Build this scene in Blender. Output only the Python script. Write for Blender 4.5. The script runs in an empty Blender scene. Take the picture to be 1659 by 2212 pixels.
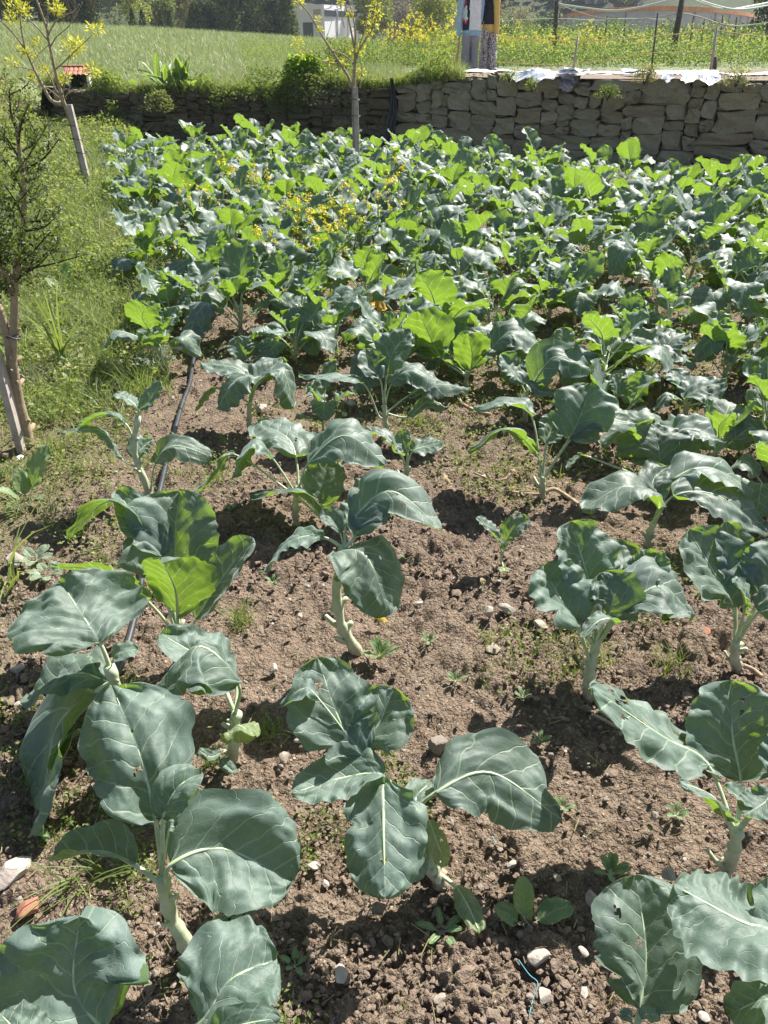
import bpy, math, random
import numpy as np
from math import radians as R, sin, cos, pi
from mathutils import Vector, Matrix

C = bpy.context.scene.collection
sc = bpy.context.scene
# ------------------------------------------------------------------ camera, sky, sun, exposure
CAM_H, TILT, FPX, PW, PH = 1.6, R(31.5), 1663.0, 1659.0, 2212.0
cam = bpy.data.cameras.new('camera'); camo = bpy.data.objects.new('camera', cam); C.objects.link(camo)
camo.location = (0, 0, CAM_H); camo.rotation_euler = (pi/2 - TILT, 0, 0)
cam.sensor_fit = 'VERTICAL'; cam.sensor_height = 36; cam.lens = 36*FPX/PH
cam.clip_start = 0.02; cam.clip_end = 3000
sc.camera = camo
SUN_EL, SUN_AZ = 47.0, 38.0            # azimuth measured from +Y (ahead) towards +X (right)
world = bpy.data.worlds.new('World'); sc.world = world; world.use_nodes = True
wn = world.node_tree.nodes; bg = wn['Background']
sky = wn.new('ShaderNodeTexSky'); sky.sky_type = 'NISHITA'; sky.sun_disc = False
sky.sun_elevation = R(SUN_EL); sky.sun_rotation = R(SUN_AZ)
world.node_tree.links.new(sky.outputs[0], bg.inputs[0]); bg.inputs[1].default_value = 0.05
sun = bpy.data.lights.new('sun', 'SUN'); suno = bpy.data.objects.new('sun', sun); C.objects.link(suno)
sun.energy = 5.0; sun.angle = R(0.53); sun.color = (1.0, 0.95, 0.87)
sd = Vector((sin(R(SUN_AZ))*cos(R(SUN_EL)), cos(R(SUN_AZ))*cos(R(SUN_EL)), sin(R(SUN_EL))))
suno.rotation_euler = sd.to_track_quat('Z', 'Y').to_euler()
sc.view_settings.view_transform = 'Standard'; sc.view_settings.look = 'None'
sc.view_settings.gamma = 1.0; sc.view_settings.use_curve_mapping = False
sc.view_settings.exposure = 1.42
sc.cycles.max_bounces = 6; sc.cycles.transmission_bounces = 4; sc.cycles.transparent_max_bounces = 6
sc.cycles.volume_bounces = 0

rng = random.Random(7)
nr = np.random.RandomState(11)

# ------------------------------------------------------------------ photograph geometry helpers
def ray(px, py):
    x = (px-PW/2)/FPX; u = (PH/2-py)/FPX
    return np.array([x, cos(TILT)+u*sin(TILT), -sin(TILT)+u*cos(TILT)])
def at_z(px, py, z=0.0):
    d = ray(px, py); t = (z-CAM_H)/d[2]; return np.array([0, 0, CAM_H])+d*t
def at_y(px, py, Y):
    d = ray(px, py); return np.array([0, 0, CAM_H])+d*(Y/d[1])

# ------------------------------------------------------------------ numpy noise
def _hash(ix, iy, s):
    h = (ix.astype(np.int64)*374761393 + iy.astype(np.int64)*668265263 + s*982451653) & 0xffffffff
    h = ((h ^ (h >> 13))*1274126177) & 0xffffffff
    h = (h ^ (h >> 16)) & 0xffffffff
    return h/4294967295.0
def vnoise(x, y, s=0):
    x = np.asarray(x, float); y = np.asarray(y, float)
    ix = np.floor(x); iy = np.floor(y); fx = x-ix; fy = y-iy
    fx = fx*fx*(3-2*fx); fy = fy*fy*(3-2*fy)
    a = _hash(ix, iy, s); b = _hash(ix+1, iy, s); c = _hash(ix, iy+1, s); d = _hash(ix+1, iy+1, s)
    return (a*(1-fx)+b*fx)*(1-fy)+(c*(1-fx)+d*fx)*fy
def fbm(x, y, s=0, o=4):
    r = 0; a = .5; x = np.asarray(x, float); y = np.asarray(y, float)
    for i in range(o):
        r = r+a*(vnoise(x, y, s+i*17)-.5)*2; x = x*2.03+3.1; y = y*2.03+1.7; a *= .5
    return r
def clods(x, y, cell, s, dens=.8):
    """height field of rounded lumps, one per cell at most, radius up to half a cell"""
    gx = x/cell; gy = y/cell; ix = np.floor(gx); iy = np.floor(gy); best = np.zeros_like(gx)
    for dx in (-1, 0, 1):
        for dy in (-1, 0, 1):
            cx = ix+dx; cy = iy+dy
            px = cx+_hash(cx, cy, s); py = cy+_hash(cx, cy, s+1); r = .25+.45*_hash(cx, cy, s+2)**1.5
            on = _hash(cx, cy, s+3) < dens
            d2 = ((gx-px)**2+(gy-py)**2*(.7+.6*_hash(cx, cy, s+4)))/(r*r)
            best = np.maximum(best, np.where(on & (d2 < 1), np.sqrt(np.clip(1-d2, 0, 1))*r, 0))
    return best*cell

# ------------------------------------------------------------------ terrain functions
# wall line: left end, corner, right end (plan), top height along it
WL = np.array([-6.35, 16.7]); WC = np.array([.10, 14.5]); WR = np.array([9.5, 10.4])
def wall_y(x):
    x = np.asarray(x, float)
    return np.where(x < WC[0], WC[1]+(x-WC[0])*(WC[1]-WL[1])/(WC[0]-WL[0]), WC[1]+(x-WC[0])*(WR[1]-WC[1])/(WR[0]-WC[0]))
def wall_top(x):
    x = np.asarray(x, float)
    return np.interp(x, [-8, -6.3, -4.8, -3, -1, .2, 1.2, 6, 9.5], [.85, .84, .74, .80, .88, .95, 1.10, 1.13, 1.13])
def soil_base(x, y):
    return .028*fbm(x*1.3, y*1.3, 3, 3)+.02*np.sin(x*2.2+.5*y+.8)*np.clip((y-.5)/4, 0, 1)*.5
def verge(x, y):
    """how far a place is out of the dug bed on the left (0 bed .. 1 grassy verge)"""
    edge = np.interp(y, [0, 1.1, 1.8, 2.6, 3.4, 4.5, 6, 9, 13, 16], [-.95, -.88, -1.02, -1.15, -1.15, -1.2, -1.6, -2.55, -3.8, -4.4])
    return np.clip((edge+.16*fbm(x*2, y*2, 8, 3)-x)/.35, 0, 1)
def low_z(x, y):
    x = np.asarray(x, float); y = np.asarray(y, float)
    ramp = np.clip((-6.1-x)/1.6, 0, 1)*np.clip((y-9)/8.5, 0, 1)
    ramp = ramp*ramp*(3-2*ramp)
    return soil_base(x, y)+ramp*.95+np.clip((-3-x)/6, 0, 1)*.12
def terrace_z(x, y):
    x = np.asarray(x, float); y = np.asarray(y, float)
    d = np.clip(y-wall_y(x), 0, None)
    z0 = wall_top(x)-.02
    t = np.clip(d/6, 0, 1); t = t*t*(3-2*t)
    left = np.clip((1.5-x)/4, 0, 1); left = left*left*(3-2*left)
    zr = z0*(1-t)+1.0*t
    crest = np.interp(x*70/np.maximum(y, 20), [-60, -30, -18, -7, 0, 12], [3.4, 2.75, 2.35, 1.72, 1.45, 1.1])
    s = np.clip((y-16)/54, 0, 1); s2 = s*s*.45+s*.55
    zl = z0+(crest-z0)*s2+.25*np.sin(pi*s)*np.clip((-x)/8, 0, 1)
    zl = np.where(y > 70, crest-(y-70)*.02, zl)
    return zl*left+zr*(1-left)+.02*fbm(x*.7, y*.7, 5, 3)

# ------------------------------------------------------------------ mesh helpers
def mesh_np(name, V, F, mats=(), mi=None, uv=None, smooth=True):
    """V (n,3); F (m,4) or (m,3) array"""
    V = np.asarray(V, np.float32); F = np.asarray(F, np.int32); k = F.shape[1]
    me = bpy.data.meshes.new(name)
    me.vertices.add(len(V)); me.vertices.foreach_set('co', V.ravel())
    me.loops.add(F.size); me.loops.foreach_set('vertex_index', F.ravel())
    me.polygons.add(len(F)); me.polygons.foreach_set('loop_start', np.arange(0, F.size, k, dtype=np.int32))
    me.polygons.foreach_set('loop_total', np.full(len(F), k, np.int32))
    if mi is not None: me.polygons.foreach_set('material_index', np.asarray(mi, np.int32))
    me.polygons.foreach_set('use_smooth', np.full(len(F), smooth, bool))
    if uv is not None:
        l = me.uv_layers.new(name='UVMap'); l.data.foreach_set('uv', np.asarray(uv, np.float32)[F.ravel()].ravel())
    for m in mats: me.materials.append(m)
    me.update(); me.validate()
    return me
def obj(name, me, parent=None, loc=None, rot=None, scale=None, **props):
    o = bpy.data.objects.new(name, me); C.objects.link(o)
    if parent: o.parent = parent
    if loc is not None: o.location = loc
    if rot is not None: o.rotation_euler = rot
    if scale is not None: o.scale = scale
    for k, v in props.items(): o[k] = v
    return o
def thing(name, label, cat, loc=(0, 0, 0), group=None, me=None, rot=None, scale=None):
    o = obj(name, me, None, loc, rot, scale, label=label, category=cat)
    if group: o['group'] = group
    return o
class MB:
    """collects quads/tris (as quads with repeated index avoided: two lists)"""
    def __init__(s): s.v = []; s.f = []; s.m = []
    def box(s, c, d, rz=0, mi=0, rx=0, ry=0):
        M = Matrix.Rotation(rz, 3, 'Z') @ Matrix.Rotation(ry, 3, 'Y') @ Matrix.Rotation(rx, 3, 'X'); b = len(s.v)
        for z in (-1, 1):
            for y in (-1, 1):
                for x in (-1, 1):
                    s.v.append(tuple(Vector(c)+M @ Vector((x*d[0]/2, y*d[1]/2, z*d[2]/2))))
        for q in ((0, 2, 3, 1), (4, 5, 7, 6), (0, 1, 5, 4), (2, 6, 7, 3), (0, 4, 6, 2), (1, 3, 7, 5)):
            s.f.append([b+i for i in q]); s.m.append(mi)
        return s
    def tube(s, pts, rad, n=6, mi=0, cap=True, flat=1.0):
        P = [Vector(p) for p in pts]; b = len(s.v); ref = None
        if not hasattr(rad, '__len__'): rad = [rad]*len(P)
        for i, p in enumerate(P):
            t = (P[min(i+1, len(P)-1)]-P[max(i-1, 0)])
            if t.length < 1e-9: t = Vector((0, 0, 1))
            t.normalize()
            if ref is None: ref = t.orthogonal().normalized()
            ref = (ref-t*ref.dot(t)); ref = ref.normalized() if ref.length > 1e-6 else t.orthogonal().normalized()
            w = t.cross(ref)
            for k in range(n):
                a = 2*pi*k/n; s.v.append(tuple(p+(ref*cos(a)+w*sin(a)*flat)*rad[i]))
        for i in range(len(P)-1):
            for k in range(n):
                s.f.append([b+i*n+k, b+i*n+(k+1) % n, b+(i+1)*n+(k+1) % n, b+(i+1)*n+k]); s.m.append(mi)
        if cap:
            s.f.append([b+k for k in range(n)][::-1]); s.m.append(mi)
            e = b+(len(P)-1)*n; s.f.append([e+k for k in range(n)]); s.m.append(mi)
        return s
    def mesh(s, name, mats, smooth=True):
        me = bpy.data.meshes.new(name); me.from_pydata(s.v, [], s.f)
        for m in mats: me.materials.append(m)
        me.polygons.foreach_set('material_index', s.m); me.polygons.foreach_set('use_smooth', [smooth]*len(s.f)); me.update()
        return me
def spline(pts, n):
    """Catmull-Rom through pts, n samples at even arc length"""
    P = np.array(pts, float)
    if len(P) == 2: 
        t = np.linspace(0, 1, n)[:, None]; return P[0]*(1-t)+P[1]*t
    Q = np.vstack([2*P[0]-P[1], P, 2*P[-1]-P[-2]]); out = []
    for i in range(1, len(Q)-2):
        for t in np.linspace(0, 1, 12, endpoint=False):
            a, b, c, d = Q[i-1], Q[i], Q[i+1], Q[i+2]
            out.append(.5*((2*b)+(-a+c)*t+(2*a-5*b+4*c-d)*t*t+(-a+3*b-3*c+d)*t**3))
    out.append(Q[-2]); out = np.array(out)
    s = np.concatenate([[0], np.cumsum(np.linalg.norm(np.diff(out, axis=0), axis=1))])
    u = np.linspace(0, s[-1], n)
    return np.stack([np.interp(u, s, out[:, k]) for k in range(3)], 1)

# ------------------------------------------------------------------ materials
class NT:
    def __init__(s, name):
        s.m = bpy.data.materials.new(name); s.m.use_nodes = True; s.t = s.m.node_tree; s.n = s.t.nodes
        s.b = s.n['Principled BSDF']; s.out = s.n['Material Output']
    def add(s, ty, **kw):
        nd = s.n.new(ty)
        for k, v in kw.items():
            if hasattr(nd, k): setattr(nd, k, v)
        return nd
    def link(s, a, b): s.t.links.new(a, b)
    def val(s, nd, i, v):
        if hasattr(v, 'is_linked') or isinstance(v, bpy.types.NodeSocket): s.link(v, nd.inputs[i])
        else: nd.inputs[i].default_value = v
    def math(s, op, a, b=None, c=None, clamp=False):
        nd = s.add('ShaderNodeMath', operation=op, use_clamp=clamp); s.val(nd, 0, a)
        if b is not None: s.val(nd, 1, b)
        if c is not None: s.val(nd, 2, c)
        return nd.outputs[0]
    def mix(s, f, a, b, mode='MIX'):
        nd = s.add('ShaderNodeMix', data_type='RGBA', blend_type=mode); s.val(nd, 0, f)
        s.val(nd, 6, a if not isinstance(a, tuple) else (*a, 1)[:4]); s.val(nd, 7, b if not isinstance(b, tuple) else (*b, 1)[:4])
        return nd.outputs[2]
    def noise(s, scale, detail=4, rough=.55, vec=None, dist=0):
        nd = s.add('ShaderNodeTexNoise'); nd.inputs['Scale'].default_value = scale; nd.inputs['Detail'].default_value = detail
        nd.inputs['Roughness'].default_value = rough; nd.inputs['Distortion'].default_value = dist
        if vec is not None: s.link(vec, nd.inputs['Vector'])
        return nd
    def ramp(s, f, stops):
        nd = s.add('ShaderNodeValToRGB'); el = nd.color_ramp.elements
        while len(el) < len(stops): el.new(.5)
        for e, (p, c) in zip(el, stops): e.position = p; e.color = (*c, 1) if len(c) == 3 else c
        s.link(f, nd.inputs[0]); return nd.outputs[0]
    def bump(s, h, strength=.4, dist=.01, normal=None):
        nd = s.add('ShaderNodeBump'); nd.inputs['Strength'].default_value = strength; nd.inputs['Distance'].default_value = dist
        s.link(h, nd.inputs['Height'])
        if normal is not None: s.link(normal, nd.inputs['Normal'])
        s.link(nd.outputs[0], s.b.inputs['Normal']); return nd.outputs[0]
    def coord(s, w='Object'): return s.add('ShaderNodeTexCoord').outputs[w]

def simple(name, col, rough=.7, var=.25, scale=8, bump=.2, dist=.005, spec=.3, metal=0, vec='Object', rnd=.0):
    t = NT(name); v = t.coord(vec); n = t.noise(scale, 6, .6, v)
    c = t.ramp(n.outputs[0], [(.3, tuple(x*(1-var) for x in col)), (.7, tuple(min(1, x*(1+var)) for x in col))])
    if rnd:
        oi = t.add('ShaderNodeObjectInfo'); f = t.math('MULTIPLY_ADD', oi.outputs['Random'], 2*rnd, 1-rnd)
        hs = t.add('ShaderNodeHueSaturation'); t.link(f, hs.inputs['Value']); t.link(c, hs.inputs['Color']); c = hs.outputs[0]
    t.link(c, t.b.inputs['Base Color']); t.b.inputs['Roughness'].default_value = rough
    t.b.inputs['Specular IOR Level'].default_value = spec; t.b.inputs['Metallic'].default_value = metal
    if bump: 
        n2 = t.noise(scale*4, 4, .6, v); t.bump(n2.outputs[0], bump, dist)
    return t.m

def leafy(name, colA, colB, trans, tf=.4, rough=.5, scale=3.0, spec=.35):
    """small-leaf foliage: two tones varying in space, light passing through"""
    t = NT(name); v = t.add('ShaderNodeNewGeometry').outputs['Position']
    n = t.noise(scale, 3, .6, v); n2 = t.noise(scale*17, 2, .5, v)
    f = t.math('ADD', t.math('MULTIPLY', n.outputs[0], .6), t.math('MULTIPLY', n2.outputs[0], .4))
    c = t.ramp(f, [(.38, colA), (.62, colB)])
    t.link(c, t.b.inputs['Base Color']); t.b.inputs['Roughness'].default_value = rough
    t.b.inputs['Specular IOR Level'].default_value = spec
    tr = t.add('ShaderNodeBsdfTranslucent'); tr.inputs[0].default_value = (*trans, 1)
    ms = t.add('ShaderNodeMixShader'); ms.inputs[0].default_value = tf
    t.link(t.b.outputs[0], ms.inputs[1]); t.link(tr.outputs[0], ms.inputs[2]); t.link(ms.outputs[0], t.out.inputs[0])
    return t.m

def kale_mat(name, top, top2, under, vein, trans, tf=.36, wax=.5, rough=.47, vk=.6):
    t = NT(name); uvn = t.add('ShaderNodeUVMap'); sp = t.add('ShaderNodeSeparateXYZ'); t.link(uvn.outputs[0], sp.inputs[0])
    U = sp.outputs[0]; Vv = sp.outputs[1]
    oi = t.add('ShaderNodeObjectInfo'); rnd = oi.outputs['Random']
    cv = t.add('ShaderNodeCombineXYZ'); t.link(U, cv.inputs[0]); t.link(Vv, cv.inputs[1]); t.link(t.math('MULTIPLY', rnd, 37.), cv.inputs[2])
    wob = t.noise(5, 2, .5, cv.outputs[0])
    xs = t.math('SUBTRACT', U, .5); ax = t.math('ABSOLUTE', xs)
    side = t.math('MULTIPLY', t.math('GREATER_THAN', xs, 0.), .5)
    s = t.math('SUBTRACT', Vv, t.math('MULTIPLY', ax, .95)); s = t.math('ADD', s, t.math('MULTIPLY', t.math('MULTIPLY', ax, ax), .7))
    s = t.math('ADD', s, t.math('MULTIPLY', t.math('SUBTRACT', wob.outputs[0], .5), t.math('MULTIPLY_ADD', ax, .75, .05)))
    q = t.math('FRACT', t.math('ADD', t.math('MULTIPLY', s, 6.0), side))
    d = t.math('DIVIDE', t.math('ABSOLUTE', t.math('SUBTRACT', q, .5)), 6.0)
    w = t.math('SUBTRACT', .0125, t.math('MULTIPLY', ax, .018))
    v1 = t.math('SUBTRACT', 1.0, t.math('DIVIDE', d, t.math('MAXIMUM', w, .0022)), clamp=True)
    # fine net
    vo = t.add('ShaderNodeTexVoronoi', feature='DISTANCE_TO_EDGE'); vo.inputs['Scale'].default_value = 11
    dn = t.noise(9, 2, .5, cv.outputs[0]); mx = t.add('ShaderNodeMix', data_type='VECTOR'); mx.inputs[0].default_value = .06
    t.link(cv.outputs[0], mx.inputs[4]); t.link(dn.outputs['Color'], mx.inputs[5]); t.link(mx.outputs[1], vo.inputs['Vector'])
    v2 = t.math('SUBTRACT', 1.0, t.math('DIVIDE', vo.outputs['Distance'], .05), clamp=True)
    mid = t.math('SUBTRACT', 1.0, t.math('DIVIDE', ax, t.math('SUBTRACT', .022, t.math('MULTIPLY', Vv, .018))), clamp=True)
    veins = t.math('MAXIMUM', t.math('MAXIMUM', v1, t.math('MULTIPLY', v2, .2)), mid, clamp=True)
    # colours
    mot = t.noise(2.2, 4, .6, cv.outputs[0]); fine = t.noise(60, 3, .6, cv.outputs[0])
    base = t.mix(t.ramp(mot.outputs[0], [(.35, (0, 0, 0)), (.65, (1, 1, 1))]), top, top2)
    hs = t.add('ShaderNodeHueSaturation'); t.link(t.math('MULTIPLY_ADD', rnd, .035, .475), hs.inputs['Hue'])
    t.link(t.math('MULTIPLY_ADD', t.math('FRACT', t.math('MULTIPLY', rnd, 7.3)), .35, .82), hs.inputs['Value']); t.link(base, hs.inputs['Color']); base = hs.outputs[0]
    base = t.mix(t.math('MULTIPLY', fine.outputs[0], .16), base, (.30, .36, .34))
    spk = t.noise(26, 2, .5, cv.outputs[0]); base = t.mix(t.ramp(spk.outputs[0], [(.70, (0, 0, 0)), (.74, (.6, .6, .6))]), base, (.34, .31, .17))
    blm = t.noise(6, 4, .7, cv.outputs[0]); base = t.mix(t.ramp(blm.outputs[0], [(.45, (0, 0, 0)), (.75, (.45, .45, .45))]), base, (.26, .33, .31))
    topc = t.mix(t.math('MULTIPLY', veins, vk), base, vein)
    undc = t.mix(t.math('MULTIPLY', veins, .7), under, vein)
    geo = t.add('ShaderNodeNewGeometry'); col = t.mix(geo.outputs['Backfacing'], topc, undc)
    t.link(col, t.b.inputs['Base Color'])
    t.b.inputs['Roughness'].default_value = rough; t.b.inputs['Specular IOR Level'].default_value = wax
    if 'Sheen Weight' in t.b.inputs: t.b.inputs['Sheen Weight'].default_value = .30; t.b.inputs['Sheen Roughness'].default_value = .4; t.b.inputs['Sheen Tint'].default_value = (.88, .95, 1, 1)
    hgt = t.math('ADD', t.math('MULTIPLY', t.math('ADD', v1, t.math('MULTIPLY', v2, .16)), -1.), t.math('MULTIPLY', fine.outputs[0], .3))
    nb = t.bump(hgt, .5, .0020)
    tcol = t.mix(t.math('MULTIPLY', veins, .55), trans, (.75, .85, .35))
    tr = t.add('ShaderNodeBsdfTranslucent'); t.link(tcol, tr.inputs[0]); t.link(nb, tr.inputs['Normal'])
    ms = t.add('ShaderNodeMixShader'); ms.inputs[0].default_value = tf
    t.link(t.b.outputs[0], ms.inputs[1]); t.link(tr.outputs[0], ms.inputs[2]); t.link(ms.outputs[0], t.out.inputs[0])
    return t.m

M = {}
M['kale'] = kale_mat('kale_leaf', (.042, .088, .068), (.098, .155, .132), (.12, .20, .08), (.36, .46, .34), (.24, .40, .022), .36, .65, .52)
M['kale_near'] = kale_mat('kale_leaf_near', (.050, .096, .074), (.118, .176, .150), (.12, .20, .08), (.38, .48, .36), (.24, .40, .022), .33, .55, .58, .55)
M['kale_pale'] = kale_mat('kale_leaf_pale', (.17, .26, .09), (.24, .31, .13), (.22, .29, .12), (.40, .48, .28), (.45, .52, .06), .35, .35)
M['kale_yellow'] = kale_mat('kale_leaf_yellow', (.55, .40, .03), (.62, .36, .03), (.55, .42, .05), (.7, .6, .15), (.8, .55, .02), .35, .3)
def rib_mat():
    t = NT('kale_rib'); n = t.noise(30, 4, .6, t.coord('Object'))
    t.link(t.ramp(n.outputs[0], [(.3, (.32, .41, .23)), (.7, (.50, .58, .38))]), t.b.inputs['Base Color'])
    t.b.inputs['Roughness'].default_value = .45; t.b.inputs['Subsurface Weight'].default_value = 0
    t.bump(n.outputs[0], .2, .002); return t.m
M['rib'] = rib_mat()
def stem_mat():
    t = NT('kale_stem'); v = t.coord('Object'); n = t.noise(25, 5, .6, v); sp = t.add('ShaderNodeSeparateXYZ'); t.link(v, sp.inputs[0])
    g = t.math('MULTIPLY', sp.outputs[2], 9., clamp=True)
    a = t.ramp(n.outputs[0], [(.3, (.34, .40, .24)), (.7, (.54, .58, .42))]); b = t.ramp(n.outputs[0], [(.3, (.30, .25, .17)), (.7, (.50, .44, .33))])
    t.link(t.mix(g, b, a), t.b.inputs['Base Color']); t.b.inputs['Roughness'].default_value = .6
    t.bump(n.outputs[0], .5, .004); return t.m
M['stem'] = stem_mat()

def soil_mat():
    t = NT('soil'); v = t.coord('Object')
    big = t.noise(1.1, 4, .6, v); mid = t.noise(14, 5, .65, v); fin = t.noise(90, 5, .7, v)
    c = t.ramp(mid.outputs[0], [(.25, (.080, .055, .038)), (.5, (.155, .112, .080)), (.75, (.26, .20, .15))])
    c = t.mix(t.ramp(fin.outputs[0], [(.42, (0, 0, 0)), (.75, (1, 1, 1))]), c, (.33, .27, .215))
    c = t.mix(t.math('MULTIPLY', big.outputs[0], .45), c, (.12, .085, .06))
    vo = t.add('ShaderNodeTexVoronoi'); vo.inputs['Scale'].default_value = 70; t.link(v, vo.inputs['Vector'])
    sp = t.math('LESS_THAN', vo.outputs['Distance'], .17); c = t.mix(t.math('MULTIPLY', sp, .5), c, (.48, .43, .37))
    # verge attribute : greener, flatter
    at = t.add('ShaderNodeAttribute', attribute_name='verge'); gn = t.noise(30, 4, .7, v)
    gcol = t.ramp(gn.outputs[0], [(.35, (.17, .135, .085)), (.6, (.14, .155, .06))])
    c = t.mix(t.math('MULTIPLY', at.outputs['Fac'], .75), c, gcol)
    t.link(c, t.b.inputs['Base Color']); t.b.inputs['Roughness'].default_value = .95; t.b.inputs['Specular IOR Level'].default_value = .12
    v3 = t.add('ShaderNodeTexVoronoi'); v3.inputs['Scale'].default_value = 95; v4 = t.add('ShaderNodeTexVoronoi'); v4.inputs['Scale'].default_value = 230
    wv = t.noise(40, 3, .6, v); wm = t.add('ShaderNodeMix', data_type='VECTOR'); wm.inputs[0].default_value = .02; t.link(v, wm.inputs[4]); t.link(wv.outputs['Color'], wm.inputs[5])
    t.link(wm.outputs[1], v3.inputs['Vector']); t.link(wm.outputs[1], v4.inputs['Vector'])
    h = t.math('ADD', t.math('MULTIPLY', mid.outputs[0], 1.), t.math('MULTIPLY', fin.outputs[0], .5)); h = t.math('SUBTRACT', h, t.math('MULTIPLY', v3.outputs['Distance'], .75)); h = t.math('SUBTRACT', h, t.math('MULTIPLY', v4.outputs['Distance'], .35)); t.bump(h, 1.0, .012)
    return t.m
M['soil'] = soil_mat()
M['clod'] = simple('soil_clod', (.205, .158, .122), .95, .3, 60, .8, .006, .1, vec='Object')
M['pebble'] = simple('pebble', (.27, .225, .185), .75, .3, 40, .5, .003, .3, rnd=.3)
M['stone_pale'] = simple('pale_stone', (.40, .345, .30), .7, .25, 30, .6, .004, .3, rnd=.2)
M['tile'] = simple('terracotta', (.33, .15, .10), .8, .25, 20, .4, .003, .2)
M['dirt_dark'] = simple('packed_earth', (.075, .058, .04), .95, .4, 6, .8, .03, .1)
M['black_hose'] = simple('black_hose', (.040, .043, .050), .38, .3, 20, .1, .001, .5)
def wallstone_mat(k=1.0, moss=.58):
    t = NT('wall_stone'); v = t.coord('Object'); oi = t.add('ShaderNodeObjectInfo')
    off = t.add('ShaderNodeVectorMath', operation='MULTIPLY_ADD'); cm = t.add('ShaderNodeCombineXYZ'); t.link(oi.outputs['Random'], cm.inputs[0]); t.link(oi.outputs['Random'], cm.inputs[2])
    t.link(cm.outputs[0], off.inputs[0]); off.inputs[1].default_value = (50, 50, 50); t.link(v, off.inputs[2])
    n = t.noise(3, 6, .65, off.outputs[0]); f = t.noise(22, 5, .7, off.outputs[0])
    c = t.ramp(n.outputs[0], [(.25, (.17, .15, .115)), (.5, (.29, .265, .21)), (.75, (.38, .35, .29))])
    r = t.ramp(oi.outputs['Random'], [(.0, (.27, .20, .13)), (.3, (.26, .235, .18)), (.6, (.37, .33, .25)), (.85, (.24, .22, .17)), (1., (.47, .43, .34))])
    c = t.mix(.55, c, r)
    c = t.mix(t.ramp(f.outputs[0], [(.5, (0, 0, 0)), (.72, (1, 1, 1))]), c, (.14, .13, .10))
    ml = t.noise(8, 4, .6, off.outputs[0]); c = t.mix(t.ramp(ml.outputs[0], [(moss, (0, 0, 0)), (moss+.12, (.75, .75, .75))]), c, (.12, .14, .06))
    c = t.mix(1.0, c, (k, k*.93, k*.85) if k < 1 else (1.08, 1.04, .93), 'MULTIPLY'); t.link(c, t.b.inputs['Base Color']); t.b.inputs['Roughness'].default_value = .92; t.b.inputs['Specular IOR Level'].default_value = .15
    t.bump(t.math('ADD', n.outputs[0], t.math('MULTIPLY', f.outputs[0], .5)), .8, .025); return t.m
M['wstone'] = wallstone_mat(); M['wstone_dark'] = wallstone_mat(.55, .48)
M['verge'] = leafy('verge_leaf', (.115, .155, .05), (.36, .37, .17), (.46, .54, .10), .36, .55, 1.6, .15)
M['grass'] = leafy('grass_blade', (.09, .145, .04), (.22, .27, .10), (.34, .43, .08), .33, .5, 1.3, .25)
M['fieldgrass'] = leafy('field_grass_blade', (.165, .205, .095), (.40, .42, .26), (.32, .38, .13), .25, .5, 1.6, .35)
M['weed'] = leafy('weed_leaf', (.07, .12, .03), (.14, .20, .06), (.30, .42, .05), .33, .55, 6, .15)
M['drygrass'] = leafy('dry_stalk', (.30, .27, .12), (.42, .37, .2), (.4, .35, .12), .2, .6, 6)
M['yflower'] = leafy('yellow_petal', (.66, .57, .05), (.76, .68, .10), (.75, .65, .04), .35, .5, 30)
M['ytuft'] = leafy('young_yellow_leaf', (.36, .40, .07), (.56, .55, .12), (.68, .66, .06), .42, .45, 20)
M['bark'] = simple('grey_bark', (.20, .155, .11), .85, .35, 30, .6, .004, .2)
M['bark_pale'] = simple('pale_bark', (.34, .26, .18), .8, .3, 30, .6, .004, .2)
M['bark_dark'] = simple('dark_twig', (.055, .045, .032), .8, .35, 30, .4, .002, .2)
M['wood'] = simple('weathered_wood', (.42, .36, .33), .8, .3, 12, .5, .003, .2)
M['wood_dark'] = simple('dark_wood', (.10, .085, .07), .85, .35, 12, .5, .003, .2)
M['darkleaf'] = leafy('glossy_dark_leaf', (.022, .040, .012), (.09, .13, .035), (.20, .28, .03), .28, .5, 9, .3)
M['white'] = simple('white_render', (.80, .80, .79), .8, .06, 2, .1, .004, .3)
M['plastic'] = simple('white_plastic_sheet', (.80, .82, .85), .35, .08, 3, .25, .02, .5)
M['blackplastic'] = simple('black_plastic_sheet', (.035, .036, .048), .4, .3, 5, .4, .02, .5)
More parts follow.
